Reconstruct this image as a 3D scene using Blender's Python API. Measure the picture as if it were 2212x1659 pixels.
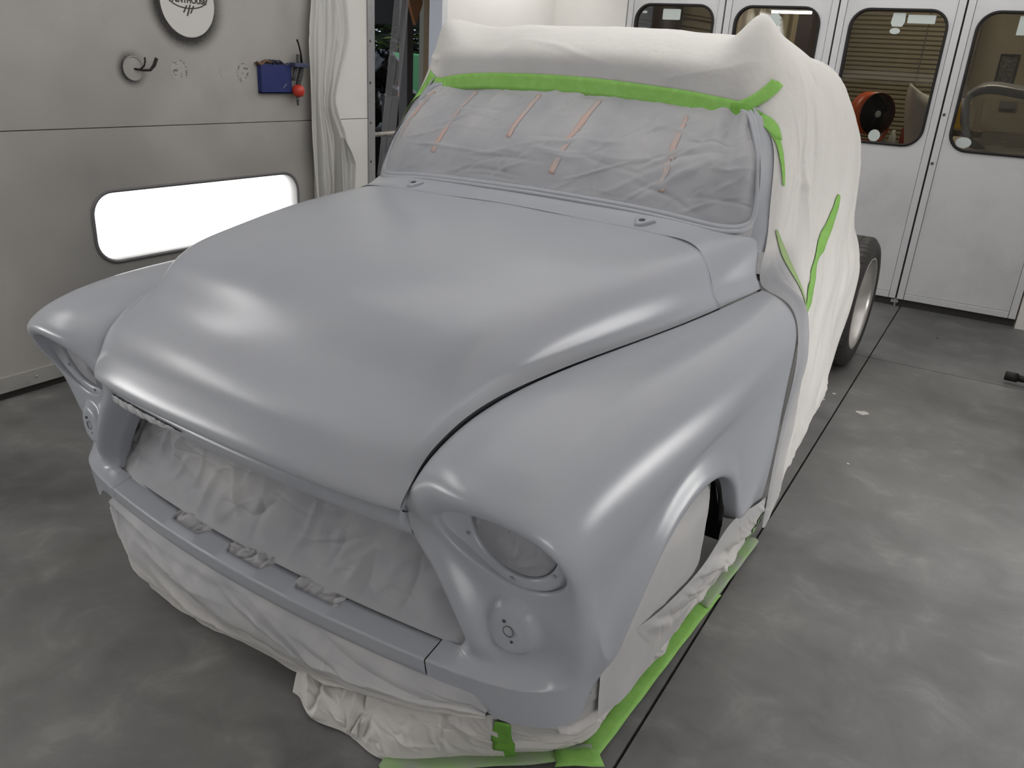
import bpy, bmesh, math, random
import numpy as np
from mathutils import Vector, Matrix
from mathutils.bvhtree import BVHTree

for o in list(bpy.data.objects):
    bpy.data.objects.remove(o, do_unlink=True)
scene = bpy.context.scene
COL = scene.collection

# ------------------------------------------------------------------ camera
CAM_Z = 1.55
yaw, pitch, roll = -0.52476, 0.38071, 0.06282
fwd = Vector((math.sin(yaw) * math.cos(pitch), math.cos(yaw) * math.cos(pitch), -math.sin(pitch)))
rgt = Vector((math.cos(yaw), -math.sin(yaw), 0.0))
upv = rgt.cross(fwd)
r2 = rgt * math.cos(roll) + upv * math.sin(roll)
u2 = -rgt * math.sin(roll) + upv * math.cos(roll)
cd = bpy.data.cameras.new('camera')
cd.sensor_width = 36.0
cd.lens = 1735.0 / 2212.0 * 36.0
cd.clip_start = 0.05
cam = bpy.data.objects.new('camera', cd)
M = Matrix((r2, u2, -fwd)).transposed().to_4x4()
M.translation = Vector((0, 0, CAM_Z))
cam.matrix_world = M
COL.objects.link(cam)
scene.camera = cam

# ------------------------------------------------------------------ world, exposure
w = bpy.data.worlds.new('world'); scene.world = w
w.use_nodes = True
wn = w.node_tree
bg = wn.nodes['Background']
bg.inputs[0].default_value = (0.75, 0.85, 1.0, 1)
bg.inputs[1].default_value = 1.0
scene.view_settings.view_transform = 'Standard'
scene.view_settings.look = 'None'
scene.view_settings.gamma = 1.0
scene.view_settings.use_curve_mapping = False
scene.view_settings.exposure = 0.0

# ------------------------------------------------------------------ helpers
TY = -0.0449
OFF = -1.47
TLOC = Vector((OFF * math.cos(TY), OFF * math.sin(TY), 0.0))
TMAT = Matrix.Translation(TLOC) @ Matrix.Rotation(TY, 4, 'Z')


def tag(o, label=None, cat=None, group=None, kind=None):
    if label: o['label'] = label
    if cat: o['category'] = cat
    if group: o['group'] = group
    if kind: o['kind'] = kind
    return o


def empty(name, loc=(0, 0, 0), rz=0.0, parent=None):
    o = bpy.data.objects.new(name, None)
    o.empty_display_size = 0.1
    o.location = loc
    o.rotation_euler = (0, 0, rz)
    COL.objects.link(o)
    if parent: o.parent = parent
    return o


def obj(name, verts, faces, mat, parent=None, smooth=True, truck=False):
    me = bpy.data.meshes.new(name)
    me.from_pydata([tuple(map(float, v)) for v in verts], [], [tuple(int(i) for i in f) for f in faces])
    me.validate()
    if smooth:
        me.polygons.foreach_set('use_smooth', [True] * len(me.polygons))
    if isinstance(mat, (list, tuple)):
        for m in mat: me.materials.append(m)
    elif mat: me.materials.append(mat)
    me.update()
    o = bpy.data.objects.new(name, me)
    COL.objects.link(o)
    if parent: o.parent = parent
    elif truck: o.matrix_world = TMAT
    return o


def grid_faces(n, m, flip=False, wrap=False):
    f = []
    mm = m if wrap else m - 1
    for i in range(n - 1):
        for j in range(mm):
            a = i * m + j; b = i * m + (j + 1) % m
            c = (i + 1) * m + (j + 1) % m; d = (i + 1) * m + j
            f.append((a, d, c, b) if flip else (a, b, c, d))
    return f


def natspline(t, Y, ts):
    """natural cubic interpolation; t knots (k), Y (k,...) values, ts query"""
    t = np.asarray(t, float); Y = np.asarray(Y, float)
    k = len(t); sh = Y.shape[1:]
    Yf = Y.reshape(k, -1)
    h = np.diff(t)
    A = np.zeros((k, k)); B = np.zeros_like(Yf)
    A[0, 0] = A[-1, -1] = 1
    for i in range(1, k - 1):
        A[i, i - 1] = h[i - 1]; A[i, i] = 2 * (h[i - 1] + h[i]); A[i, i + 1] = h[i]
        B[i] = 6 * ((Yf[i + 1] - Yf[i]) / h[i] - (Yf[i] - Yf[i - 1]) / h[i - 1])
    Mm = np.linalg.solve(A, B)
    ts = np.asarray(ts, float)
    idx = np.clip(np.searchsorted(t, ts, side='right') - 1, 0, k - 2)
    hh = h[idx][:, None]; a = (t[idx + 1] - ts)[:, None]; b = (ts - t[idx])[:, None]
    r = (Mm[idx] * a ** 3 + Mm[idx + 1] * b ** 3) / (6 * hh) + (Yf[idx] / hh - Mm[idx] * hh / 6) * a + (Yf[idx + 1] / hh - Mm[idx + 1] * hh / 6) * b
    return r.reshape((len(ts),) + sh)


def knots(C, axis):
    C = np.moveaxis(np.asarray(C, float), axis, 0)
    d = np.linalg.norm(np.diff(C, axis=0), axis=-1)
    d = d.reshape(d.shape[0], -1).mean(1)
    d = np.maximum(d, 1e-4) ** 0.75
    return np.concatenate([[0], np.cumsum(d)])


def even(t, n):
    """n samples spread evenly over knot index (denser where knots are dense)"""
    x = np.linspace(0, len(t) - 1, n)
    return np.interp(x, np.arange(len(t)), t)


def tensor(C, n, m, uniform=False):
    C = np.asarray(C, float)
    tu = knots(C, 0); tv = knots(C, 1)
    su = np.linspace(0, tu[-1], n) if uniform else even(tu, n)
    sv = np.linspace(0, tv[-1], m) if uniform else even(tv, m)
    S = natspline(tu, C, su)
    S = natspline(tv, np.moveaxis(S, 1, 0), sv)
    return np.moveaxis(S, 1, 0)


def curve(pts, n):
    pts = np.asarray(pts, float)
    t = knots(pts, 0)
    return natspline(t, pts, np.linspace(0, t[-1], n))


def normals(P):
    du = np.gradient(P, axis=0); dv = np.gradient(P, axis=1)
    N = np.cross(du, dv)
    return N / np.maximum(np.linalg.norm(N, axis=-1, keepdims=True), 1e-9)


def surf(name, P, mat, parent=None, flip=False, truck=False, smooth=True):
    n, m = P.shape[:2]
    return obj(name, P.reshape(-1, 3), grid_faces(n, m, flip), mat, parent, smooth, truck)


def tube(path, r, seg=8, closed=False, caps=True, ry=None):
    """verts, faces of a tube along a polyline"""
    path = [Vector(p) for p in path]
    n = len(path)
    V = []; F = []
    prev = None
    for i, p in enumerate(path):
        if closed:
            t = (path[(i + 1) % n] - path[i - 1])
        else:
            t = path[min(i + 1, n - 1)] - path[max(i - 1, 0)]
        t.normalize()
        if prev is None:
            a = Vector((0, 0, 1)) if abs(t.z) < 0.9 else Vector((1, 0, 0))
            x = t.cross(a).normalized()
        else:
            x = (prev - t * prev.dot(t)).normalized()
        prev = x
        y = t.cross(x)
        rr = r[i] if hasattr(r, '__len__') else r
        for k in range(seg):
            an = 2 * math.pi * k / seg
            V.append(p + x * (rr * math.cos(an)) + y * ((ry or rr) * math.sin(an)))
    for i in range(n if closed else n - 1):
        for k in range(seg):
            a = i * seg + k; b = i * seg + (k + 1) % seg
            c = ((i + 1) % n) * seg + (k + 1) % seg; d = ((i + 1) % n) * seg + k
            F.append((a, b, c, d))
    if caps and not closed:
        F.append(tuple(range(seg - 1, -1, -1)))
        F.append(tuple((n - 1) * seg + k for k in range(seg)))
    return V, F


class MB:
    """collects boxes, tubes, grids into one mesh"""
    def __init__(s): s.v = []; s.f = []; s.mi = []
    def add(s, V, F, mi=0):
        o = len(s.v); s.v += [tuple(v) for v in V]; s.f += [tuple(i + o for i in f) for f in F]
        s.mi += [mi] * len(F); return s
    def box(s, x0, x1, y0, y1, z0, z1, mi=0, M=None):
        V = [(x, y, z) for z in (z0, z1) for y in (y0, y1) for x in (x0, x1)]
        if M is not None: V = [M @ Vector(v) for v in V]
        return s.add(V, [(0, 2, 3, 1), (4, 5, 7, 6), (0, 1, 5, 4), (2, 6, 7, 3), (0, 4, 6, 2), (1, 3, 7, 5)], mi)
    def tube(s, path, r, seg=8, closed=False, mi=0): return s.add(*tube(path, r, seg, closed), mi)
    def lathe(s, prof, c, axis='Z', seg=24, mi=0, M=None, caps=True):
        V = []; F = []
        for (r, h) in prof:
            for k in range(seg):
                a = 2 * math.pi * k / seg
                p = Vector((r * math.cos(a), r * math.sin(a), h))
                if axis == 'X': p = Vector((p.z, p.x, p.y))
                if axis == 'Y': p = Vector((p.y, p.z, p.x))
                if M is not None: p = M @ p
                V.append(p + Vector(c))
        n = len(prof)
        for i in range(n - 1):
            for k in range(seg):
                F.append((i * seg + k, i * seg + (k + 1) % seg, (i + 1) * seg + (k + 1) % seg, (i + 1) * seg + k))
        if caps: F.append(tuple(range(seg - 1, -1, -1))); F.append(tuple((n - 1) * seg + k for k in range(seg)))
        return s.add(V, F, mi)
    def prism(s, pts2, h0, h1, axis='Y', mi=0):
        """outline in the plane across `axis`, extruded from h0 to h1"""
        n = len(pts2)
        def P(p, h):
            if axis == 'Y': return (p[0], h, p[1])
            if axis == 'X': return (h, p[0], p[1])
            return (p[0], p[1], h)
        V = [P(p, h0) for p in pts2] + [P(p, h1) for p in pts2]
        F = [tuple(range(n)), tuple(range(2 * n - 1, n - 1, -1))]
        for i in range(n): F.append((i, i + n, (i + 1) % n + n, (i + 1) % n))
        return s.add(V, F, mi)
    def ring(s, outer, inner, h0, h1, axis='Y', mi=0):
        n = len(outer)
        def P(p, h):
            if axis == 'Y': return (p[0], h, p[1])
            if axis == 'X': return (h, p[0], p[1])
            return (p[0], p[1], h)
        V = [P(p, h0) for p in outer] + [P(p, h0) for p in inner] + [P(p, h1) for p in inner] + [P(p, h1) for p in outer]
        F = []
        for a in range(4):
            b = (a + 1) % 4
            for i in range(n):
                j = (i + 1) % n
                F.append((a * n + i, a * n + j, b * n + j, b * n + i))
        return s.add(V, F, mi)
    def build(s, name, mat, parent=None, smooth=False, truck=False, bevel=0.0):
        o = obj(name, s.v, s.f, mat, parent, smooth, truck)
        bm = bmesh.new(); bm.from_mesh(o.data)
        bmesh.ops.recalc_face_normals(bm, faces=bm.faces)
        bm.to_mesh(o.data); bm.free()
        if isinstance(mat, (list, tuple)) and len(s.mi) == len(o.data.polygons):
            o.data.polygons.foreach_set('material_index', s.mi)
        if bevel > 0:
            md = o.modifiers.new('bevel', 'BEVEL'); md.width = bevel; md.segments = 2; md.limit_method = 'ANGLE'
        return o


def rrect(x0, x1, z0, z1, r, n=8):
    pts = []
    for cx, cz, a0 in ((x1 - r, z1 - r, 0), (x0 + r, z1 - r, 90), (x0 + r, z0 + r, 180), (x1 - r, z0 + r, 270)):
        for k in range(n + 1):
            a = math.radians(a0 + 90 * k / n)
            pts.append((cx + r * math.cos(a), cz + r * math.sin(a)))
    return pts


def creases(U, V, seed, count, amp, wid, ang=None, spread=math.pi, length=0.35):
    """sharp paper folds: random short ridge lines, U,V in metres"""
    rng = random.Random(seed)
    out = np.zeros_like(U)
    u0, u1, v0, v1 = U.min(), U.max(), V.min(), V.max()
    for _ in range(count):
        cu, cv = rng.uniform(u0, u1), rng.uniform(v0, v1)
        a = (ang if ang is not None else 0) + rng.uniform(-spread, spread)
        d = (U - cu) * -math.sin(a) + (V - cv) * math.cos(a)
        s = (U - cu) * math.cos(a) + (V - cv) * math.sin(a)
        L = length * rng.uniform(0.5, 1.4); ww = wid * rng.uniform(0.5, 1.6)
        d = d + 0.25 * ww * np.sin(s / L * 4 + cu * 9)
        fall = np.clip(1 - (s / L) ** 2, 0, 1) ** 1.5
        prof = np.clip(1 - np.abs(d) / ww, 0, 1) ** 1.6
        out += amp * rng.choice((-1, 1, 1)) * rng.uniform(0.4, 1.0) * prof * fall
    return out


def smooth_noise(U, V, seed, scale, octaves=3):
    rng = np.random.RandomState(seed)
    out = np.zeros_like(U); a = 1.0
    for o in range(octaves):
        for _ in range(5):
            an = rng.uniform(0, 2 * math.pi); ph = rng.uniform(0, 6.28); f = rng.uniform(0.6, 1.4) * 2 * math.pi / scale * 2 ** o
            out += a * np.sin((U * math.cos(an) + V * math.sin(an)) * f + ph) / 5
        a *= 0.5
    return out


# ------------------------------------------------------------------ materials
MATS = {}


def mat(name, col, rough=0.5, metal=0.0, spec=0.5, noise=None, bump=None, emit=None, strength=0.0, coat=0.0, trans=0.0, sheen=0.0, alpha=None):
    if name in MATS: return MATS[name]
    m = bpy.data.materials.new(name); m.use_nodes = True
    nt = m.node_tree; b = nt.nodes['Principled BSDF']
    c4 = tuple(col) + (1,)
    b.inputs['Base Color'].default_value = c4
    b.inputs['Roughness'].default_value = rough
    b.inputs['Metallic'].default_value = metal
    b.inputs['Specular IOR Level'].default_value = spec
    b.inputs['Coat Weight'].default_value = coat
    b.inputs['Transmission Weight'].default_value = trans
    if emit:
        b.inputs['Emission Color'].default_value = tuple(emit) + (1,)
        b.inputs['Emission Strength'].default_value = strength
    tc = nt.nodes.new('ShaderNodeTexCoord')
    if noise:   # list of (scale, colour2, lo, hi, detail)
        prev = None
        for (sc, c2, lo, hi, det) in noise:
            nz = nt.nodes.new('ShaderNodeTexNoise'); nz.inputs['Scale'].default_value = sc; nz.inputs['Detail'].default_value = det
            nz.inputs['Roughness'].default_value = 0.6
            nt.links.new(tc.outputs['Object'], nz.inputs['Vector'])
            mr = nt.nodes.new('ShaderNodeMapRange'); mr.inputs['From Min'].default_value = lo; mr.inputs['From Max'].default_value = hi
            nt.links.new(nz.outputs['Fac'], mr.inputs['Value'])
            mx = nt.nodes.new('ShaderNodeMix'); mx.data_type = 'RGBA'
            nt.links.new(mr.outputs['Result'], mx.inputs['Factor'])
            if prev is None: mx.inputs['A'].default_value = c4
            else: nt.links.new(prev, mx.inputs['A'])
            mx.inputs['B'].default_value = tuple(c2) + (1,)
            prev = mx.outputs['Result']
        nt.links.new(prev, b.inputs['Base Color'])
    if bump:    # (scale, strength, distance, detail)
        prevn = None
        for (sc, st, di, det) in (bump if isinstance(bump, list) else [bump]):
            nz = nt.nodes.new('ShaderNodeTexNoise'); nz.inputs['Scale'].default_value = sc; nz.inputs['Detail'].default_value = det
            nt.links.new(tc.outputs['Object'], nz.inputs['Vector'])
            bp = nt.nodes.new('ShaderNodeBump'); bp.inputs['Strength'].default_value = st; bp.inputs['Distance'].default_value = di
            nt.links.new(nz.outputs['Fac'], bp.inputs['Height'])
            if prevn: nt.links.new(prevn, bp.inputs['Normal'])
            prevn = bp.outputs['Normal']
        nt.links.new(prevn, b.inputs['Normal'])
    MATS[name] = m
    return m


PRIMER = mat('grey_primer', (0.335, 0.350, 0.386), rough=0.265, spec=0.34, noise=[(3.0, (0.350, 0.362, 0.394), 0.35, 0.7, 3)], bump=(900, 0.05, 0.0004, 1))
PRIMER_DULL = mat('grey_primer_dull', (0.27, 0.28, 0.30), rough=0.6, spec=0.3)
GAP = mat('dark_gap', (0.012, 0.012, 0.014), rough=0.7)
TAPE = mat('green_tape', (0.20, 0.42, 0.085), rough=0.6, spec=0.3, noise=[(40, (0.24, 0.47, 0.12), 0.4, 0.7, 4)], bump=(350, 0.15, 0.001, 3))
TAPE_D = mat('green_tape_double', (0.13, 0.32, 0.045), rough=0.6, spec=0.3, noise=[(40, (0.16, 0.36, 0.06), 0.4, 0.7, 4)], bump=(350, 0.15, 0.001, 3))
TAPE_S = mat('green_tape_sprayed', (0.24, 0.36, 0.17), rough=0.6, spec=0.3, noise=[(9, (0.27, 0.29, 0.26), 0.45, 0.7, 3)], bump=(350, 0.15, 0.001, 3))

# ------------------------------------------------------------------ room
WX = -3.63      # left wall plane
WY = 6.60       # wall with the folding doors
RX = 0.95; FY = -1.9; ZC = 2.9
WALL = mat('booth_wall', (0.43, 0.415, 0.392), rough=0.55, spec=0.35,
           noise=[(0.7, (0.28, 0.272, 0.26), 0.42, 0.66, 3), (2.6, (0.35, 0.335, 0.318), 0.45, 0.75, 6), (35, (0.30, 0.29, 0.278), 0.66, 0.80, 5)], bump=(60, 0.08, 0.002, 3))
WALL2 = mat('booth_wall_pale', (0.76, 0.745, 0.715), rough=0.55, spec=0.3, noise=[(1.5, (0.72, 0.70, 0.67), 0.4, 0.7, 4)])  # paler wall tone: panels by the doorway, end wall, ceiling
DOORM = mat('door_enamel', (0.64, 0.64, 0.652), rough=0.42, spec=0.45, noise=[(2.5, (0.56, 0.56, 0.57), 0.45, 0.7, 6), (22, (0.50, 0.39, 0.38), 0.69, 0.78, 6)])
DOORF = mat('door_frame_enamel', (0.62, 0.62, 0.635), rough=0.4, spec=0.45, noise=[(18, (0.38, 0.37, 0.36), 0.66, 0.76, 6)])
RUBBER = mat('black_rubber', (0.018, 0.016, 0.016), rough=0.55, spec=0.3)
ALU = mat('dull_aluminium', (0.42, 0.42, 0.43), rough=0.4, metal=0.6, noise=[(30, (0.22, 0.20, 0.18), 0.62, 0.72, 5)])
DARK = mat('dark_void', (0.03, 0.027, 0.025), rough=0.8)

# concrete floor
def floor_mat():
    m = bpy.data.materials.new('polished_concrete'); m.use_nodes = True
    nt = m.node_tree; b = nt.nodes['Principled BSDF']; b.inputs['Specular IOR Level'].default_value = 0.4
    tc = nt.nodes.new('ShaderNodeTexCoord')
    def nz(sc, det, ro=0.6, dist=0.0):
        n_ = nt.nodes.new('ShaderNodeTexNoise'); n_.inputs['Scale'].default_value = sc; n_.inputs['Detail'].default_value = det
        n_.inputs['Roughness'].default_value = ro; n_.inputs['Distortion'].default_value = dist
        nt.links.new(tc.outputs['Object'], n_.inputs['Vector']); return n_
    def ramp(src, stops):
        r = nt.nodes.new('ShaderNodeValToRGB')
        while len(r.color_ramp.elements) < len(stops): r.color_ramp.elements.new(0.5)
        for e, (p, c) in zip(r.color_ramp.elements, stops): e.position = p; e.color = tuple(c) + (1,)
        nt.links.new(src, r.inputs['Fac']); return r
    n1 = nz(0.9, 5, 0.6, 0.4); n2 = nz(5.5, 8, 0.65, 0.6); n3 = nz(38, 6, 0.7)
    base = ramp(n1.outputs['Fac'], [(0.34, (0.098, 0.098, 0.099)), (0.52, (0.150, 0.150, 0.150)), (0.70, (0.205, 0.198, 0.188))])
    mott = ramp(n2.outputs['Fac'], [(0.33, (0.76, 0.76, 0.76)), (0.55, (1.0, 1.0, 1.0)), (0.72, (1.40, 1.39, 1.36))])
    mx = nt.nodes.new('ShaderNodeMix'); mx.data_type = 'RGBA'; mx.blend_type = 'MULTIPLY'; mx.inputs['Factor'].default_value = 1.0
    nt.links.new(base.outputs['Color'], mx.inputs['A']); nt.links.new(mott.outputs['Color'], mx.inputs['B'])
    spk = ramp(n3.outputs['Fac'], [(0.0, (0, 0, 0)), (0.70, (0, 0, 0)), (0.76, (0.5, 0.5, 0.5)), (0.80, (0.6, 0.6, 0.6))])
    mx2 = nt.nodes.new('ShaderNodeMix'); mx2.data_type = 'RGBA'
    sp = nt.nodes.new('ShaderNodeSeparateColor'); nt.links.new(spk.outputs['Color'], sp.inputs['Color'])
    nt.links.new(sp.outputs['Red'], mx2.inputs['Factor'])
    nt.links.new(mx.outputs['Result'], mx2.inputs['A']); mx2.inputs['B'].default_value = (0.30, 0.29, 0.275, 1)
    nt.links.new(mx2.outputs['Result'], b.inputs['Base Color'])
    rr = ramp(n2.outputs['Fac'], [(0.3, (0.38,) * 3), (0.7, (0.62,) * 3)])
    nt.links.new(rr.outputs['Color'], b.inputs['Roughness'])
    bp = nt.nodes.new('ShaderNodeBump'); bp.inputs['Strength'].default_value = 0.12; bp.inputs['Distance'].default_value = 0.003
    nt.links.new(n3.outputs['Fac'], bp.inputs['Height']); nt.links.new(bp.outputs['Normal'], b.inputs['Normal'])
    return m
FLOOR = floor_mat()
SX = -0.465; SY = 5.14; SG = 0.004     # saw-cut joints in the slab
fl = empty('floor'); tag(fl, 'grey polished concrete slab floor with saw cut joints', None, None, 'structure')
for (x0, x1, y0, y1) in ((-4.2, SX - SG, FY, SY - SG), (SX + SG, RX, FY, SY - SG), (-4.2, SX - SG, SY + SG, 7.0), (SX + SG, RX, SY + SG, 7.0)):
    MB().box(x0, x1, y0, y1, -0.06, 0.0).build('floor_slab', FLOOR, fl)
MB().box(-4.2, RX, FY, 7.0, -0.10, -0.02).build('joint_fill', mat('joint_dirt', (0.014, 0.013, 0.012), rough=0.9), fl)


def holed(mb, a0, a1, z0, z1, ha0, ha1, hz0, hz1, r, h0, h1, axis, mi=0):
    """slab with a round-cornered opening"""
    def bx(p0, p1, q0, q1):
        if axis == 'Y': mb.box(p0, p1, h0, h1, q0, q1, mi)
        else: mb.box(h0, h1, p0, p1, q0, q1, mi)
    bx(a0, ha0, z0, z1); bx(ha1, a1, z0, z1); bx(ha0, ha1, z0, hz0); bx(ha0, ha1, hz1, z1)
    for cx, cz, sx, sz in ((ha0, hz0, 1, 1), (ha1, hz0, -1, 1), (ha0, hz1, 1, -1), (ha1, hz1, -1, -1)):
        pts = [(cx, cz)]
        for k in range(9):
            t = math.pi / 2 * k / 8
            pts.append((cx + sx * r * (1 - math.sin(t)), cz + sz * r * (1 - math.cos(t))))
        mb.prism(pts, h0, h1, axis, mi)


wl = empty('wall_left'); tag(wl, 'dirt-mottled off-white booth wall, paler by the doorway, made of flat panels with a lit window', None, None, 'structure')
LP = (2.245, 3.545, 0.535, 0.862, 0.105)
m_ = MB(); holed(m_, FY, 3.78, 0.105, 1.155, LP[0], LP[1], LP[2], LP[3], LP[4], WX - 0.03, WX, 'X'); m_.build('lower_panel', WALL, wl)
MB().box(WX - 0.03, WX, 3.782, 4.19, 0.105, 1.155).build('lower_panel', WALL2, wl); MB().box(WX - 0.03, WX, 3.782, 4.19, 1.159, ZC).build('upper_panel', WALL2, wl)
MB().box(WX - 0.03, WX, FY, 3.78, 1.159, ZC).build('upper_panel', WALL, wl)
MB().box(WX - 0.032, WX - 0.026, FY, LP[0] - 0.05, 1.1, 1.2).build('seam_backing', DARK, wl)
MB().box(WX - 0.032, WX - 0.026, LP[1] + 0.05, 4.19, 1.1, 1.2).build('seam_backing', DARK, wl)
MB().box(WX - 0.032, WX - 0.026, LP[0] - 0.05, LP[1] + 0.05, 1.1, 1.2).build('seam_backing', DARK, wl)
m_ = MB().box(WX - 0.03, WX + 0.012, FY, 4.19, 0.035, 0.105)
o = m_.build('baseboard_left', mat('base_trim', (0.40, 0.39, 0.37), rough=0.5, noise=[(4, (0.26, 0.25, 0.24), 0.5, 0.75, 5)]), None); tag(o, 'grimy grey kick rail with screws along the left wall foot', None, None, 'structure')
for yy in np.arange(-2.6, 4.1, 0.165):
    MB().lathe([(0.006, 0), (0.006, 0.003), (0.003, 0.005)], (WX + 0.012, yy, 0.072), 'X', 8).build('screw', ALU, o)
MB().box(WX - 0.03, WX - 0.002, FY, 4.19, 0.0, 0.035).build('shadow_gap', DARK, wl)
# wall beyond the doorway to the corner
MB().box(WX - 0.03, WX, 5.03, WY + 0.3, 0.0, ZC).build('end_panel', WALL2, wl)
MB().box(WX - 0.03, WX, 4.19, 5.03, 2.35, ZC).build('lintel_panel', WALL2, wl)

# lit window in the wall
lt = empty('wall_light', (WX, 2.9, 0.7)); tag(lt, 'glowing white rounded light window low in the left wall', 'wall light')
FR = mat('light_gasket', (0.16, 0.155, 0.16), rough=0.5)
m_ = MB().ring(rrect(LP[0] - 2.9 - 0.014, LP[1] - 2.9 + 0.014, LP[2] - 0.7 - 0.014, LP[3] - 0.7 + 0.014, 0.119), rrect(LP[0] - 2.9, LP[1] - 2.9, LP[2] - 0.7, LP[3] - 0.7, 0.105), -0.005, 0.008, 'X')
m_.build('gasket', FR, lt, True)
m_ = MB().ring(rrect(LP[0] - 2.9, LP[1] - 2.9, LP[2] - 0.7, LP[3] - 0.7, 0.105), rrect(LP[0] - 2.9 + 0.003, LP[1] - 2.9 - 0.003, LP[2] - 0.697, LP[3] - 0.703, 0.102), -0.14, 0.002, 'X')
m_.build('light_box', mat('light_box_white', (0.8, 0.8, 0.8), rough=0.6), lt, True)
GLOW = mat('lamp_glow', (1, 1, 1), emit=(1.0, 0.99, 0.975), strength=2.6)
MB().prism(rrect(LP[0] - 2.9, LP[1] - 2.9, LP[2] - 0.7, LP[3] - 0.7, 0.105), -0.14, -0.13, 'X').build('diffuser', GLOW, lt)

# other walls and ceiling, out of frame but reflected
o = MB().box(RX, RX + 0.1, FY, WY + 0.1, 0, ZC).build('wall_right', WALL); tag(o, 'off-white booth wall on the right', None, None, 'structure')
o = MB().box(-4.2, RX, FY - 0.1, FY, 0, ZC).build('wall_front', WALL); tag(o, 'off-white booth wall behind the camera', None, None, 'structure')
o = MB().box(-4.2, RX, FY, WY + 0.1, ZC, ZC + 0.1).build('ceiling', WALL2); tag(o, 'white booth ceiling', None, None, 'structure')
wb = empty('wall_back'); tag(wb, 'white booth end wall around the folding doors', None, None, 'structure')
MB().box(-4.2, -2.968, WY, WY + 0.06, 0, ZC).build('wall_panel', WALL2, wb)
MB().box(-2.968, 0.29, WY, WY + 0.06, 2.36, ZC).build('wall_panel', WALL2, wb)
MB().box(0.292, RX, WY - 0.03, WY + 0.06, 0, ZC).build('wall_panel', WALL2, wb)

# ---- ceiling and wall light fittings
HOUS = mat('fitting_white', (0.7, 0.7, 0.7), rough=0.5)
def fitting(name, label, M, L, Wd, strength, group):
    t = empty(name); t.matrix_world = M; tag(t, label, 'light fitting', group)
    m_ = MB().ring(rrect(-L / 2 - 0.03, L / 2 + 0.03, -Wd / 2 - 0.03, Wd / 2 + 0.03, 0.05), rrect(-L / 2, L / 2, -Wd / 2, Wd / 2, 0.04), -0.01, 0.05, 'Z'); m_.build('housing', HOUS, t)
    g = mat('fitting_glow_%g' % strength, (1, 1, 1), emit=(1.0, 0.99, 0.975), strength=strength)
    MB().prism(rrect(-L / 2, L / 2, -Wd / 2, Wd / 2, 0.04), 0.0, 0.012, 'Z').build('diffuser', g, t)
    return t

# ------------------------------------------------------------------ light fittings
UPPER = 12.0; RIGHTU = 2.0; LOWER = 16.0; LOWR = 11.5; CEIL_FILL = 1.0
for i, y in enumerate((0.35, 2.15, 3.95, 5.6)):
    for s_, nm in ((-1, 'left'), (1, 'right')):
        if s_ < 0 and i in (1, 2): continue
        first = s_ < 0 and i == 0
        if first: y = .40
        Mx = Matrix.Translation((WX + .32 if s_ < 0 else RX - .32, y, 2.52)) @ Matrix.Rotation(math.radians(52 * s_ * -1), 4, 'Y') @ Matrix.Rotation(math.pi / 2, 4, 'Z')
        if first: Mx = Matrix.Translation((WX + .14, y, 2.20)) @ Matrix.Rotation(math.radians(74), 4, 'Y') @ Matrix.Rotation(math.pi / 2, 4, 'Z')
        fitting('ceiling_light', '%s light fitting from the camera in the row above the %s wall' % (('nearest', 'second', 'third', 'farthest')[i], nm), Mx, 1.25 if first else 1.5, 0.40 if first else 0.80, UPPER if first else RIGHTU, 'angled booth lights')
for i, y in enumerate((2.65, 5.20)):  # added fill panels, out of frame, that light the hood evenly
    fitting('ceiling_fill_panel', 'added out-of-frame fill panel in the %s half of the ceiling' % ('near', 'far')[i], Matrix.Translation((-1.34, y, ZC - .055)), 2.6, 2.3, CEIL_FILL, 'added ceiling fill panels')
fitting('wall_light_panel', 'low light window in the left wall, before the picture edge', Matrix.Translation((WX + .012, -.19, .70)) @ Matrix.Rotation(-math.pi / 2, 4, 'Y') @ Matrix.Rotation(math.pi / 2, 4, 'Z'), 1.3, 0.33, LOWER, 'low booth lights')
for i, y in enumerate((-.19, 2.90)):
    fitting('wall_light_panel', 'low light window in the right wall, %s one' % ('near', 'far')[i], Matrix.Translation((RX - .012, y, .70)) @ Matrix.Rotation(math.pi / 2, 4, 'Y') @ Matrix.Rotation(math.pi / 2, 4, 'Z'), 1.3, 0.33, LOWR, 'low booth lights')

# ------------------------------------------------------------------ pickup truck front, grey primer
truck = empty('pickup_truck', TLOC, TY)
tag(truck, 'vintage pickup truck in grey primer, cab masked with paper sheets', 'pickup truck')

# --- hood: columns from centre line to fender seam, stations from lip to cowl
hA = [(1.050, .690), (1.020, .706), (1.034, .770), (1.070, .828), (1.138, .872), (1.195, .916), (1.245, .974), (1.325, 1.030), (1.50, 1.070), (1.75, 1.097), (2.00, 1.114), (2.20, 1.120)]
hB = [(1.053, .690), (1.023, .706), (1.037, .769), (1.073, .827), (1.142, .871), (1.200, .914), (1.251, .972), (1.331, 1.027), (1.505, 1.066), (1.752, 1.093), (2.00, 1.110), (2.20, 1.116)]
hC = [(1.064, .690), (1.038, .706), (1.053, .766), (1.089, .822), (1.158, .866), (1.219, .906), (1.270, .962), (1.346, 1.014), (1.520, 1.053), (1.757, 1.082), (2.00, 1.100), (2.20, 1.107)]
lC = [.42, .42, .42, .42, .42, .425, .435, .45, .475, .505, .535, .56]
hD = [(1.070, .690), (1.047, .706), (1.065, .764), (1.100, .818), (1.163, .858), (1.222, .892), (1.278, .942), (1.352, .988), (1.525, 1.023), (1.758, 1.053), (2.00, 1.072), (2.20, 1.080)]
lD = [.48, .48, .482, .485, .49, .50, .515, .535, .570, .608, .642, .668]
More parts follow.
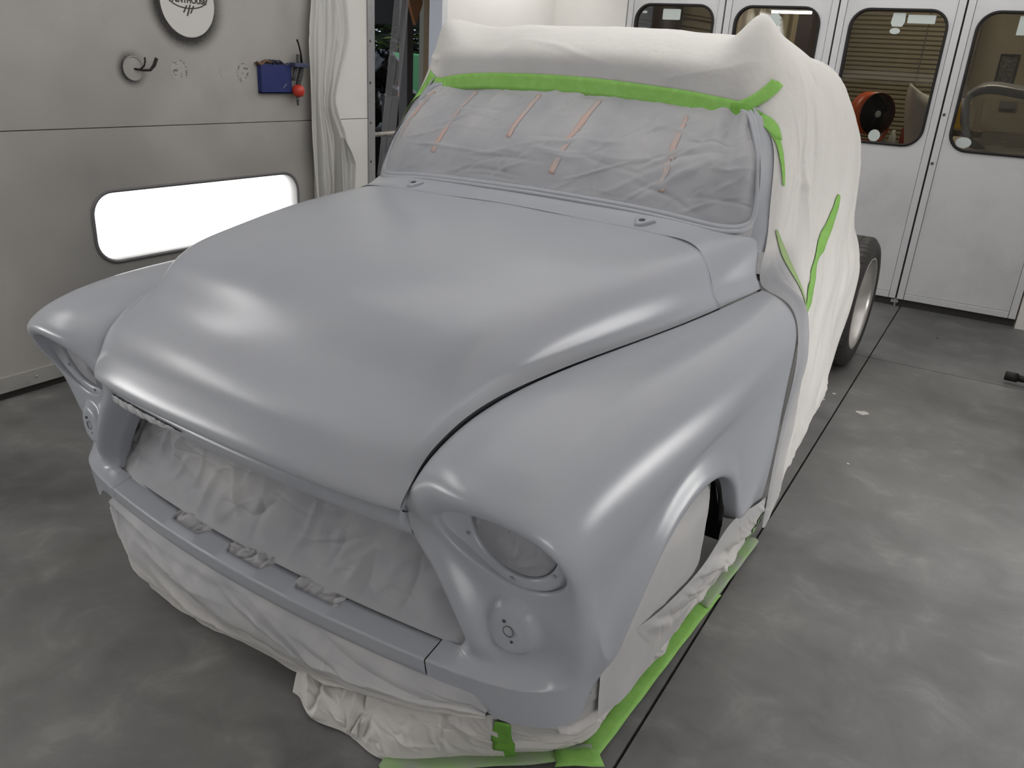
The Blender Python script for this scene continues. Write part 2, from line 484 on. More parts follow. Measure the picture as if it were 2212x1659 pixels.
hE = [(1.075, .690), (1.055, .706), (1.077, .761), (1.112, .813), (1.162, .849), (1.215, .875), (1.280, .902), (1.360, .927), (1.528, .953), (1.759, .977), (2.00, .996), (2.20, 1.008)]
lE = [.518, .518, .522, .530, .538, .547, .560, .577, .606, .646, .684, .712]
hF = [(1.078, .690), (1.061, .706), (1.084, .758), (1.118, .807), (1.160, .841), (1.211, .868), (1.279, .889), (1.360, .901), (1.529, .913), (1.760, .923), (2.00, .931), (2.20, .943)]
lF = [.532, .532, .537, .546, .556, .567, .580, .594, .622, .664, .706, .742]
hG = [(1.080, .690), (1.066, .706), (1.090, .757), (1.122, .803), (1.160, .834), (1.210, .861), (1.280, .882), (1.360, .893), (1.530, .903), (1.760, .911), (2.00, .918), (2.20, .930)]
lG = [.5410, .5410, .5483, .5575, .5675, .5785, .5915, .6045, .6315, .6745, .7175, .7535]
def cols(lst):
    out = []
    for l, h in lst:
        ls = [l] * 12 if not hasattr(l, '__len__') else l
        out.append([(ls[i], h[i][0], h[i][1]) for i in range(12)])
    return out
half = cols([(0.0, hA), (.22, hB), (lC, hC), (lD, hD), (lE, hE), (lF, hF), (lG, hG)])
bead = [0, 0, 0, .1, .25, .4, .5, .6, .7, .75, .75, .75]      # rolled bead along the hood foot
E_, Fo, Go = [np.array(half[k]) for k in (4, 5, 6)]
F2 = []; E2 = []
for i in range(12):
    s_ = bead[i]
    F2.append(tuple(Fo[i] * (1 - s_) + (Go[i] + np.array([-.0090, 0, .0125])) * s_))
    E2.append(tuple(.5 * (E_[i] + Fo[i]) * (1 - s_) + (Go[i] + np.array([-.0205, 0, .0235])) * s_))
half = half[:5] + [E2, F2, half[6]]
full = [[(-p[0], p[1], p[2]) for p in c] for c in half[:0:-1]] + half
HC = np.array(full)                              # 13 columns x 12 stations
HP = tensor(HC, 211, 150)
# flange turned down around the rim
def flange(P, d):
    e = P.copy(); e[..., 2] -= d; return e
rim = np.concatenate([HP[:, -1], HP[::-1][:, 0][:0]])
hv = [tuple(p) for p in HP.reshape(-1, 3)]; hf = grid_faces(*HP.shape[:2], flip=True)
n_, m2_ = HP.shape[:2]
def add_flange(idx, off):
    base = len(hv)
    for i in idx:
        v = hv[i]; hv.append((v[0] + off[0] * (1 if v[0] > 0 else -1), v[1] + off[1], v[2] + off[2]))
    for k in range(len(idx) - 1): hf.append((idx[k], idx[k + 1], base + k + 1, base + k))
add_flange([i * m2_ for i in range(n_)], (0, .02, -.008))
add_flange([0 * m2_ + j for j in range(m2_)], (-.004, 0, -.03))
add_flange([(n_ - 1) * m2_ + j for j in range(m2_)], (-.004, 0, -.03))
add_flange([i * m2_ + m2_ - 1 for i in range(n_)], (0, 0, -.03))
obj('hood', hv, hf, PRIMER, truck)

# --- cowl between hood and windshield
cw = [
    [(0, 2.2028, 1.120), (0, 2.245, 1.125), (0, 2.285, 1.136), (0, 2.322, 1.152)],
    [(.22, 2.2028, 1.116), (.22, 2.245, 1.122), (.22, 2.285, 1.133), (.22, 2.325, 1.149)],
    [(.56, 2.2028, 1.107), (.56, 2.245, 1.110), (.565, 2.285, 1.119), (.565, 2.335, 1.133)],
    [(.668, 2.2028, 1.080), (.680, 2.250, 1.086), (.695, 2.300, 1.096), (.712, 2.372, 1.110)],
    [(.712, 2.2028, 1.008), (.727, 2.265, 1.022), (.746, 2.340, 1.048), (.765, 2.425, 1.085)],
    [(.742, 2.2028, .943), (.755, 2.270, .953), (.770, 2.345, .968), (.786, 2.425, .990)],
    [(.752, 2.2028, .930), (.764, 2.270, .936), (.780, 2.345, .943), (.797, 2.425, .952)]]
E_, Fo, Go = [np.array(cw[k]) for k in (4, 5, 6)]
s_ = .75
cw = cw[:5] + [[tuple(p) for p in .5 * (E_ + Fo) * (1 - s_) + (Go + np.array([-.0205, 0, .0235])) * s_], [tuple(p) for p in Fo * (1 - s_) + (Go + np.array([-.0090, 0, .0125])) * s_], cw[6]]
full = [[(-p[0], p[1], p[2]) for p in c] for c in cw[:0:-1]] + cw
CP = tensor(np.array(full), 211, 30)
cv = [tuple(p) for p in CP.reshape(-1, 3)]; cf = grid_faces(*CP.shape[:2], flip=True)
hv, hf = cv, cf; n_, m2_ = CP.shape[:2]
add_flange([i * m2_ for i in range(n_)], (0, 0, -.03))
add_flange([i * m2_ + m2_ - 1 for i in range(n_)], (0, 0.002, -.03))
cowl = obj('cowl', hv, hf, PRIMER, truck)
for s in (1, -1):      # wiper shaft pads with their holes
    pts = []
    c = Vector((s * .452, 2.262, 1.1235)); tilt = Matrix.Rotation(math.radians(14), 4, 'X')
    m_ = MB()
    V = []; 
    rim1 = [(-.030, .022), (.034, .020), (.006, -.026), (-.010, -.026)]
    rim1 = [(p[0] * s, p[1]) for p in rim1]
    rim0 = [(p[0] * 1.25, p[1] * 1.25) for p in rim1]
    V = [c + tilt @ Vector((p[0], p[1], -.012)) for p in rim0] + [c + tilt @ Vector((p[0], p[1], .006)) for p in rim1]
    m_.add(V, [(0, 1, 5, 4), (1, 2, 6, 5), (2, 3, 7, 6), (3, 0, 4, 7), (4, 5, 6, 7)])
    pd = m_.build('wiper_pad', PRIMER, truck, False, bevel=.004)
    MB().lathe([(.0105, -.004), (.0105, .0008)], (0, 0, 0), 'Z', 14).build('shaft_hole', mat('hole_shadow', (.05, .05, .055), rough=.8), pd).matrix_local = Matrix.Translation(c + tilt @ Vector((0, 0, .006))) @ tilt

# --- fender control cage (left side; mirrored for the right)
cage = {}
def P_(key, l, g, z): cage[key] = (l, g, z)
seam = [(.5415, 1.074, .698), (.5500, 1.090, .757), (.5595, 1.122, .803), (.5805, 1.212, .861), (.6060, 1.36, .893), (.6345, 1.54, .903), (.6680, 1.72, .909), (.7010, 1.90, .914), (.7330, 2.08, .921), (.7645, 2.25, .934), (.7985, 2.424, .950)]
for u, p in enumerate(seam): P_(('t', u, 0), *p)
top = {
 0: [(.597, 1.086, .712), (.690, 1.062, .757), (.790, 1.058, .768), (.868, 1.072, .746), (.905, 1.100, .695)],
 1: [(.600, 1.062, .778), (.690, 1.032, .792), (.790, 1.030, .798), (.878, 1.052, .772), (.921, 1.102, .695)],
 2: [(.605, 1.108, .828), (.695, 1.090, .845), (.795, 1.088, .848), (.888, 1.108, .808), (.932, 1.145, .702)],
 3: [(.625, 1.208, .876), (.710, 1.205, .886), (.805, 1.205, .882), (.895, 1.212, .832), (.936, 1.225, .712)],
 4: [(.650, 1.36, .902), (.730, 1.36, .908), (.820, 1.36, .897), (.903, 1.36, .842), (.941, 1.36, .720)],
 5: [(.678, 1.54, .911), (.750, 1.54, .914), (.835, 1.54, .900), (.910, 1.54, .845), (.945, 1.54, .722)],
 6: [(.708, 1.72, .915), (.775, 1.72, .916), (.850, 1.72, .901), (.917, 1.72, .848), (.948, 1.72, .735)],
 7: [(.738, 1.90, .918), (.800, 1.90, .916), (.865, 1.90, .901), (.922, 1.90, .850), (.948, 1.90, .752)],
 8: [(.768, 2.08, .923), (.822, 2.08, .918), (.876, 2.08, .903), (.923, 2.08, .856), (.945, 2.08, .770)],
 9: [(.795, 2.25, .933), (.842, 2.25, .924), (.886, 2.25, .906), (.922, 2.25, .864), (.940, 2.25, .787)],
 10: [(.822, 2.424, .946), (.858, 2.424, .934), (.892, 2.424, .913), (.920, 2.424, .873), (.934, 2.424, .803)]}
for u, r in top.items():
    for v, p in enumerate(r): P_(('t', u, v + 1), *p)
# headlight opening, lower half of the loop
P_(('t', 0, 6), .898, 1.135, .632); P_('h7', .850, 1.160, .578); P_('h8', .775, 1.168, .553)
P_('h9', .700, 1.152, .572); P_('h10', .635, 1.124, .622); P_('h11', .602, 1.100, .672)
# front face columns b0..b6, rows r0..r8
B = {
 (0, 1): (.500, 1.150, .602), (0, 2): (.530, 1.092, .642), (0, 3): (.567, 1.096, .672),
 (1, 1): (.556, 1.150, .556), (1, 2): (.594, 1.086, .590), (1, 3): (.622, 1.132, .612),
 (2, 1): (.598, 1.150, .492), (2, 2): (.646, 1.084, .514), (2, 3): (.684, 1.160, .533), (2, 4): (.772, 1.166, .515), (2, 5): (.858, 1.172, .540),
 (3, 1): (.632, 1.150, .440), (3, 2): (.680, 1.090, .450), (3, 3): (.718, 1.168, .460), (3, 4): (.785, 1.166, .456), (3, 5): (.858, 1.182, .468),
 (4, 1): (.656, 1.150, .392), (4, 2): (.700, 1.106, .394), (4, 3): (.738, 1.172, .400), (4, 4): (.800, 1.182, .398), (4, 5): (.858, 1.202, .404),
 (5, 0): (.588, 1.160, .347), (5, 1): (.642, 1.154, .354), (5, 2): (.694, 1.145, .357), (5, 3): (.744, 1.166, .356), (5, 4): (.802, 1.180, .357), (5, 5): (.852, 1.202, .360),
 (6, 0): (.588, 1.096, .329), (6, 1): (.640, 1.103, .329), (6, 2): (.692, 1.112, .329), (6, 3): (.748, 1.126, .329), (6, 4): (.808, 1.147, .328), (6, 5): (.862, 1.186, .327),
 (7, 0): (.588, 1.0985, .314), (7, 1): (.640, 1.1055, .314), (7, 2): (.692, 1.1145, .314), (7, 3): (.748, 1.1285, .313), (7, 4): (.807, 1.149, .312), (7, 5): (.8605, 1.188, .311),
 (8, 0): (.588, 1.106, .279), (8, 1): (.640, 1.114, .277), (8, 2): (.714, 1.128, .276), (8, 3): (.733, 1.134, .226), (8, 4): (.804, 1.158, .224), (8, 5): (.858, 1.196, .218)}
for (r, c), p in B.items(): P_(('b', r, c), *p)
side1 = [(.913, 1.152, .612), (.914, 1.185, .490), (.907, 1.208, .420), (.899, 1.222, .370), (.892, 1.232, .329), (.890, 1.234, .312), (.886, 1.240, .215)]
side2 = [(.919, 1.197, .648), (.926, 1.232, .530), (.921, 1.252, .450), (.914, 1.264, .380), (.906, 1.270, .330), (.904, 1.271, .313), (.898, 1.274, .215)]
for k, p in enumerate(side1): P_(('s1', k), *p)
for k, p in enumerate(side2): P_(('s2', k), *p)
ac = (1.685, .335); aa, ab = .365, .300
ang = [182, 150, 120, 92, 64, 34, -4]
flo = [.030, .048, .058, .058, .058, .058, .058]
for k, a in enumerate(ang):
    u = k + 3; a = math.radians(a); ca, sa = math.cos(a), math.sin(a)
    v5 = cage[('t', u, 5)]
    fo = flo[k]
    a7 = (.938 if k else .925, ac[0] + (aa + fo) * ca, ac[1] + (ab + fo) * sa)
    P_(('t', u, 6), min(v5[0], a7[0]) - .014, .5 * (v5[1] + a7[1]), .60 * v5[2] + .40 * a7[2])
    P_(('t', u, 7), *a7)
    P_(('t', u, 8), .957 if k else .930, ac[0] + (aa + fo * .5) * ca, ac[1] + (ab + fo * .5) * sa)
    P_(('t', u, 9), .955 if k else .931, ac[0] + (aa + .008) * ca, ac[1] + (ab + .008) * sa)
    P_(('t', u, 10), .942 if k else .926, ac[0] + aa * ca, ac[1] + ab * sa)
    P_(('t', u, 11), .895, ac[0] + (aa + .004) * ca, ac[1] + (ab + .004) * sa)
for v, p in zip(range(6, 12), [(.930, 2.424, .68), (.930, 2.424, .56), (.930, 2.424, .44), (.928, 2.424, .36), (.925, 2.424, .30), (.92, 2.424, .24)]): P_(('t', 10, v), *p)
F_ = []
for u in range(10):
    for v in range(5): F_.append([('t', u, v), ('t', u + 1, v), ('t', u + 1, v + 1), ('t', u, v + 1)])
F_.append([('t', 0, 5), ('t', 1, 5), ('s1', 0), ('t', 0, 6)])
F_.append([('t', 1, 5), ('t', 2, 5), ('s2', 0), ('s1', 0)])
for k in range(6): F_.append([('s1', k), ('s2', k), ('s2', k + 1), ('s1', k + 1)])
F_.append([('t', 2, 5), ('t', 3, 5), ('t', 3, 6), ('s2', 0)])
F_.append([('s2', 0), ('t', 3, 6), ('t', 3, 7), ('s2', 1)])
F_.append([('s2', 1), ('t', 3, 7), ('t', 3, 8), ('s2', 2)])
F_.append([('s2', 2), ('t', 3, 8), ('t', 3, 9), ('s2', 3)])
F_.append([('s2', 3), ('t', 3, 9), ('t', 3, 10), ('s2', 4)])
F_ += [[('s2', 4), ('t', 3, 10), ('s2', 5)], [('s2', 5), ('t', 3, 10), ('t', 3, 11), ('s2', 6)]]
for u in range(3, 10):
    for v in range(5, 11): F_.append([('t', u, v), ('t', u + 1, v), ('t', u + 1, v + 1), ('t', u, v + 1)])
P_('n1', .495, 1.150, .668); P_('n2', .522, 1.108, .690)
F_ += [[('b', 0, 1), ('b', 0, 2), 'n2', 'n1'], [('b', 0, 2), ('b', 0, 3), ('t', 0, 0), 'n2']]
F_ += [[('t', 0, 1), 'h11', ('b', 0, 3), ('t', 0, 0)]]
F_ += [['h11', 'h10', ('b', 1, 3), ('b', 0, 3)], ['h10', 'h9', ('b', 2, 3), ('b', 1, 3)], ['h9', 'h8', ('b', 2, 4), ('b', 2, 3)], ['h8', 'h7', ('b', 2, 5), ('b', 2, 4)], ['h7', ('t', 0, 6), ('s1', 0), ('b', 2, 5)]]
for r in range(8):
    for c in range(0, 6):
        q = [('b', r, c), ('b', r, c + 1), ('b', r + 1, c + 1), ('b', r + 1, c)]
        if all(k in cage for k in q): F_.append(q)
for r, k in zip(range(2, 8), range(6)):
    F_.append([('b', r, 5), ('s1', k), ('s1', k + 1), ('b', r + 1, 5)])
# turned-in edge of the headlight opening
loop = [('t', 0, 1), ('t', 0, 2), ('t', 0, 3), ('t', 0, 4), ('t', 0, 5), ('t', 0, 6), 'h7', 'h8', 'h9', 'h10', 'h11']
HL = Vector((.755, 1.150, .688))
for k in loop:
    p = Vector(cage[k]); d = p - HL; d.y = 0
    q = p - d.normalized() * .004 + Vector((0, .010, 0)); P_(('i', k), *q)
    q = p - d.normalized() * .006 + Vector((0, .045, 0)); P_(('j', k), *q)
for i, k in enumerate(loop):
    k2 = loop[(i + 1) % len(loop)]
    F_.append([k, k2, ('i', k2), ('i', k)]); F_.append([('i', k), ('i', k2), ('j', k2), ('j', k)])
# turned-down seam edge, grille opening edge
for u in range(11):
    p = cage[('t', u, 0)]; P_(('e', u), p[0] + .002, p[1], p[2] - .006); P_(('f', u), p[0] + .002, p[1], p[2] - .04)
for u in range(1, 10):
    F_.append([('e', u), ('e', u + 1), ('t', u + 1, 0), ('t', u, 0)]); F_.append([('f', u), ('f', u + 1), ('e', u + 1), ('e', u)])
for r in range(0, 6):
    p = cage[('b', r, 1)]; P_(('g', r), p[0] - .002, p[1] + .012, p[2]); P_(('gg', r), p[0], p[1] + .05, p[2])
for r in range(5):
    F_.append([('g', r), ('b', r, 1), ('b', r + 1, 1), ('g', r + 1)]); F_.append([('gg', r), ('g', r), ('g', r + 1), ('gg', r + 1)])
keys = list(cage); idx = {k: i for i, k in enumerate(keys)}
CV = np.array([cage[k] for k in keys]); CF = [[idx[k] for k in f] for f in F_]


def subdiv(V, F, levels, sharp=()):
    me = bpy.data.meshes.new('tmp'); me.from_pydata([tuple(v) for v in V], [], [tuple(f) for f in F]); me.validate()
    ca = me.attributes.new('crease_edge', 'FLOAT', 'EDGE'); sset = {tuple(sorted(e)) for e in sharp}
    for e in me.edges:
        if tuple(sorted(e.vertices)) in sset: ca.data[e.index].value = .82
    bm = bmesh.new(); bm.from_mesh(me); bmesh.ops.recalc_face_normals(bm, faces=bm.faces); bm.to_mesh(me); bm.free()
    o = bpy.data.objects.new('tmp', me); COL.objects.link(o)
    md = o.modifiers.new('s', 'SUBSURF'); md.levels = levels; md.render_levels = levels; md.subdivision_type = 'CATMULL_CLARK'
    md.boundary_smooth = 'PRESERVE_CORNERS'
    dg = bpy.context.evaluated_depsgraph_get()
    ev = o.evaluated_get(dg).to_mesh()
    VV = np.array([v.co[:] for v in ev.vertices]); FF = [tuple(p.vertices) for p in ev.polygons]
    o.evaluated_get(dg).to_mesh_clear()
    bpy.data.objects.remove(o); bpy.data.meshes.remove(me)
    return VV, FF


# push the cage so that the subdivided skin passes near the wanted points
Vt = CV.copy(); Vc = CV.copy()
SHARP = [(idx[('b', 6, c)], idx[('b', 6, c + 1)]) for c in range(5)] + [(idx[('b', 6, 5)], idx[('s1', 4)]), (idx[('s1', 4)], idx[('s2', 4)])]
fv, ff = subdiv(Vc, CF, 3, SHARP)
def sstep(x, a, b):
    t = np.clip((x - a) / (b - a), 0, 1); return t * t * (3 - 2 * t)
# parking lamp pad: flat oval boss
LC = np.array((.764, 1.150, .462))
d = np.hypot((fv[:, 0] - LC[0]) / .048, (fv[:, 2] - LC[2]) / .056)
near = (fv[:, 1] < 1.26) & (d < 1.9)
wgt = (1 - sstep(d, .92, 1.35)) * near
plane = 1.148 + (fv[:, 0] - LC[0]) * .10 - (fv[:, 2] - LC[2]) * .02
fv[:, 1] = fv[:, 1] * (1 - wgt) + plane * wgt
fenders = []
for s in (1, -1):
    V = fv.copy(); V[:, 0] *= s
    F = ff if s == 1 else [tuple(reversed(f)) for f in ff]
    fd = obj('front_fender', V, F, PRIMER, truck)
    fenders.append(fd)
HOLE = mat('hole_shadow', (.05, .05, .055), rough=.8)

# --- headlight buckets, lamp holes
lp = np.array([cage[('i', k)] for k in loop])
ext = np.concatenate([lp[-3:], lp, lp[:3]])
tk = knots(ext, 0)
ring_n = 72
base_ring = natspline(tk, ext, np.linspace(tk[3], tk[3 + len(lp)], ring_n, endpoint=False))
HLc = np.array((.755, 1.152, .688)); HR = .104
angs = np.arctan2(base_ring[:, 2] - HLc[2], base_ring[:, 0] - HLc[0])
def circ(r, g, tilt=.22):
    x = HLc[0] + r * np.cos(angs); z = HLc[2] + r * np.sin(angs)
    return np.stack([x, np.full_like(x, g) + tilt * (HLc[2] - z), z], 1)
rings = [base_ring + np.array([0, .004, 0])]
c1 = circ(HR * 1.10, 1.146); c0 = circ(HR * 1.22, 1.139)
rings.append(.70 * rings[0] + .30 * c0 + np.array([0, .004, 0]))
rings.append(.30 * rings[0] + .70 * c0 + np.array([0, .002, 0]))
rings += [c1, circ(HR * 1.02, 1.151), circ(HR, 1.158), circ(HR * .98, 1.175)]
BK = natspline(knots(np.array(rings), 0), np.array(rings), even(knots(np.array(rings), 0), 25))
buckets = []
for s in (1, -1):
    V = BK.reshape(-1, 3).copy(); V[:, 0] *= s
    F = grid_faces(BK.shape[0], ring_n, flip=(s == -1), wrap=True)
    b_ = obj('headlight_bucket', V, F, PRIMER, truck); buckets.append(b_)
    for (a, rr) in ((200, 1.09), (268, 1.10), (330, 1.09)):
        c = (s * (HLc[0] + HR * rr * math.cos(math.radians(a))), 1.146 - .22 * HR * rr * math.sin(math.radians(a)) - .001, HLc[2] + HR * rr * math.sin(math.radians(a)))
        MB().lathe([(.0042, -.002), (.0036, .0018)], c, 'Y', 10).build('trim_screw', PRIMER_DULL, b_)
for s in (1, -1):
    fd = fenders[0 if s == 1 else 1]
    yaw_ = math.radians(6) * s
    for (dx, dz, r) in ((0, 0, .0125), (-.011, .022, .0038), (.009, -.023, .003)):
        c = Vector((s * (.764 + dx * (1 if s == 1 else -1)), 1.1465 + dx * .10, .462 + dz))
        o_ = MB().lathe([(r, .004), (r, -.0006)], c, 'Y', 20)
        if r > .01:
            o_ = MB(); pth = [(c.x + r * math.cos(t), c.y + .0006, c.z + r * math.sin(t)) for t in np.linspace(0, 2 * math.pi, 22, endpoint=False)]
            o_.tube(pth, .0013, 6, True).build('lamp_hole_rim', mat('groove', (.11, .11, .12), rough=.7), fd, True)
        else: o_.build('screw_hole', HOLE, fd)

# --- valance panel between the fenders, with three bracket notches
ls = np.linspace(-.585, .585, 235)
def g_in(l): return 1.122 + .040 * (np.abs(l) / .588) ** 2
def g_bend(l): return 1.056 + .041 * (np.abs(l) / .588) ** 2
def notch(l):
    d = np.zeros_like(l)
    for a, b in ((-.325, -.165), (-.087, .082), (.165, .325)):
        t = np.clip((l - a) / .022, 0, 1) * np.clip((b - l) / .022, 0, 1)
        d = np.maximum(d, t * t * (3 - 2 * t))
    return d
nt_ = notch(ls)
rows = []
rows.append(np.stack([ls, g_in(ls) - .034 * nt_ + .010, .290 + 0 * ls], 1))
rows.append(np.stack([ls, g_in(ls) - .034 * nt_ + .002, .335 + 0 * ls], 1))
rows.append(np.stack([ls, g_in(ls) - .035 * nt_, .345 - .004 * nt_], 1))
for t in (.25, .5, .75, .93, .985):
    rows.append(np.stack([ls, (g_in(ls) - .036 * nt_) * (1 - t) + g_bend(ls) * t, (.3465 - .004 * nt_) * (1 - t) + .3305 * t], 1))
rows.append(np.stack([ls, g_bend(ls) + .0005, .3295 + 0 * ls], 1))
rows.append(np.stack([ls, g_bend(ls) - .0008, .3275 + 0 * ls], 1))
rows.append(np.stack([ls, g_bend(ls) - .0006, .3245 + 0 * ls], 1))
rows.append(np.stack([ls, g_bend(ls) + .004, .300 + 0 * ls], 1))
rows.append(np.stack([ls, g_bend(ls) + .0085, .281 + 0 * ls], 1))
rows.append(np.stack([ls, g_bend(ls) + .014, .277 + 0 * ls], 1))
rows.append(np.stack([ls, g_bend(ls) + .04, .277 + 0 * ls], 1))
surf('front_valance', np.array(rows), PRIMER, truck, flip=True)

# --- grille surround: upper bar under the hood lip, and inner side returns
lt_ = np.linspace(-.532, .532, 160)
def up(l, g, z, bow=.030): return np.stack([l, g - bow * (1 - (l / .545) ** 2), np.full_like(l, z) if not hasattr(z, '__len__') else z], 1)
top_rows = [up(lt_, 1.125, .690), up(lt_, 1.128, .672), up(lt_, 1.118, .655), up(lt_, 1.112, .640), up(lt_, 1.116, .622), up(lt_, 1.132, .606), up(lt_, 1.152, .600), up(lt_, 1.185, .600)]
surf('grille_top_bar', tensor(np.array(top_rows), 36, 160, True), PRIMER, truck, flip=True)
MB().box(-.72, .72, 1.34, 1.36, .20, .68).build('radiator_baffle', GAP, truck)

# --- windshield rubber frame and front pillars
wb_pts = [(0, 2.322, 1.157), (.28, 2.327, 1.153), (.50, 2.335, 1.143), (.62, 2.352, 1.130), (.69, 2.382, 1.126), (.728, 2.425, 1.140), (.734, 2.452, 1.180), (.722, 2.478, 1.25), (.690, 2.525, 1.34), (.655, 2.560, 1.41), (.625, 2.585, 1.45), (.57, 2.596, 1.468), (.30, 2.604, 1.482), (0, 2.606, 1.487)]
halfc = curve(wb_pts, 90)
loop_w = np.concatenate([halfc, (halfc * np.array([-1, 1, 1]))[-2:0:-1]])
V, F = tube([tuple(p) for p in loop_w], .011, 8, True)
wf = obj('windshield_rubber', V, F, PRIMER, truck)
V, F = tube([tuple(p + np.array([0, -.012, -.010])) for p in loop_w], .009, 8, True)
obj('windshield_trim', V, F, PRIMER, truck)
for s in (1, -1):
    pc = np.array([(.770, 2.425, 1.06), (.772, 2.440, 1.12), (.766, 2.470, 1.19), (.748, 2.505, 1.27), (.712, 2.555, 1.37), (.675, 2.59, 1.44), (.645, 2.61, 1.50)])
    pin = np.array([(.745, 2.400, 1.06), (.742, 2.420, 1.12), (.738, 2.445, 1.19), (.724, 2.472, 1.27), (.692, 2.522, 1.35), (.655, 2.56, 1.42), (.625, 2.585, 1.48)])
    pout = pc + np.array([.022, .045, 0])
    pback = pc + np.array([.015, .12, 0])
    Pp = tensor(np.array([pin, pc, pout, pback]), 14, 40, True); Pp[..., 0] *= s
    surf('windshield_pillar', Pp, PRIMER, truck, flip=(s == 1))

# --- left rear wheel, uncovered behind the cab
wh = empty('rear_wheel', (.585, 4.86, .378), 0, truck)
TIRE = mat('tire_rubber', (.036, .034, .033), rough=.55, spec=.45, noise=[(25, (.055, .052, .048), .45, .7, 4)])
RIMM = mat('brushed_alloy', (.62, .60, .58), rough=.30, metal=.75)
R0 = .378; hw = .135
prof = [(-hw + .012, .262), (-hw + .002, .285), (-hw, .315), (-hw + .006, .342), (-hw + .018, .358), (-hw + .03, R0 - .006)]
ribs = [(-hw + .034, R0 - .004), (-.093, R0), (-.064, R0), (-.062, R0 - .007), (-.054, R0 - .007), (-.052, R0), (-.022, R0 + .001), (-.020, R0 - .007), (-.011, R0 - .007), (-.009, R0 + .001), (.009, R0 + .001), (.011, R0 - .007), (.020, R0 - .007), (.022, R0 + .001), (.052, R0), (.054, R0 - .007), (.062, R0 - .007), (.064, R0), (.093, R0), (hw - .034, R0 - .004)]
prof2 = prof + ribs + [(-x, r) for x, r in prof[::-1]]
m_ = MB().lathe([(r, x) for x, r in prof2], (0, 0, 0), 'X', 96, caps=False)
ti = m_.build('tire', TIRE, wh, True)
m_ = MB()      # cross sipes in the shoulder blocks
for k in range(60):
    a = 2 * math.pi * k / 60
    for sx in (1, -1):
        V = []
        for (x, r, da) in ((.066 * sx, R0 + .0006, .018), (.095 * sx, R0 + .0006, 0), (.108 * sx, R0 - .0045, -.008), (.122 * sx, R0 - .0135, -.014)):
            for w_ in (-.0018, .0018):
                aa_ = a + da + w_ / R0
                V.append((x, r * math.cos(aa_), r * math.sin(aa_)))
        m_.add(V, [(0, 1, 3, 2), (2, 3, 5, 4), (4, 5, 7, 6)])
    V = []
    for (x, da) in ((.024, .012), (.051, -.012)):
        for w_ in (-.0016, .0016): V.append((x, (R0 + .0016) * math.cos(a + da + w_ / R0), (R0 + .0016) * math.sin(a + da + w_ / R0)))
    m_.add(V, [(0, 1, 3, 2)])
sp_ = m_.build('tread_sipes', mat('sipe_black', (.004, .004, .004), rough=.9), ti)
sp_['kind'] = 'stuff'
rim_ = MB().lathe([(.262, hw - .014), (.268, hw - .006), (.262, hw - .004), (.250, hw - .012), (.246, hw - .03), (.238, .03), (.232, -.02), (.20, -.03), (.06, -.035)], (0, 0, 0), 'X', 72, caps=False).build('rim', RIMM, wh, True)
for k in range(10):
    a = 2 * math.pi * k / 10
    Mx = Matrix.Rotation(a, 4, 'X')
    MB().box(-.012, .012, -.012, .012, .04, .238, 0, Mx).build('spoke', RIMM, rim_, False, bevel=.004)
MB().lathe([(.065, -.03), (.065, .018), (.05, .028), (.02, .03)], (0, 0, 0), 'X', 32).build('hub_cap', RIMM, rim_, True)

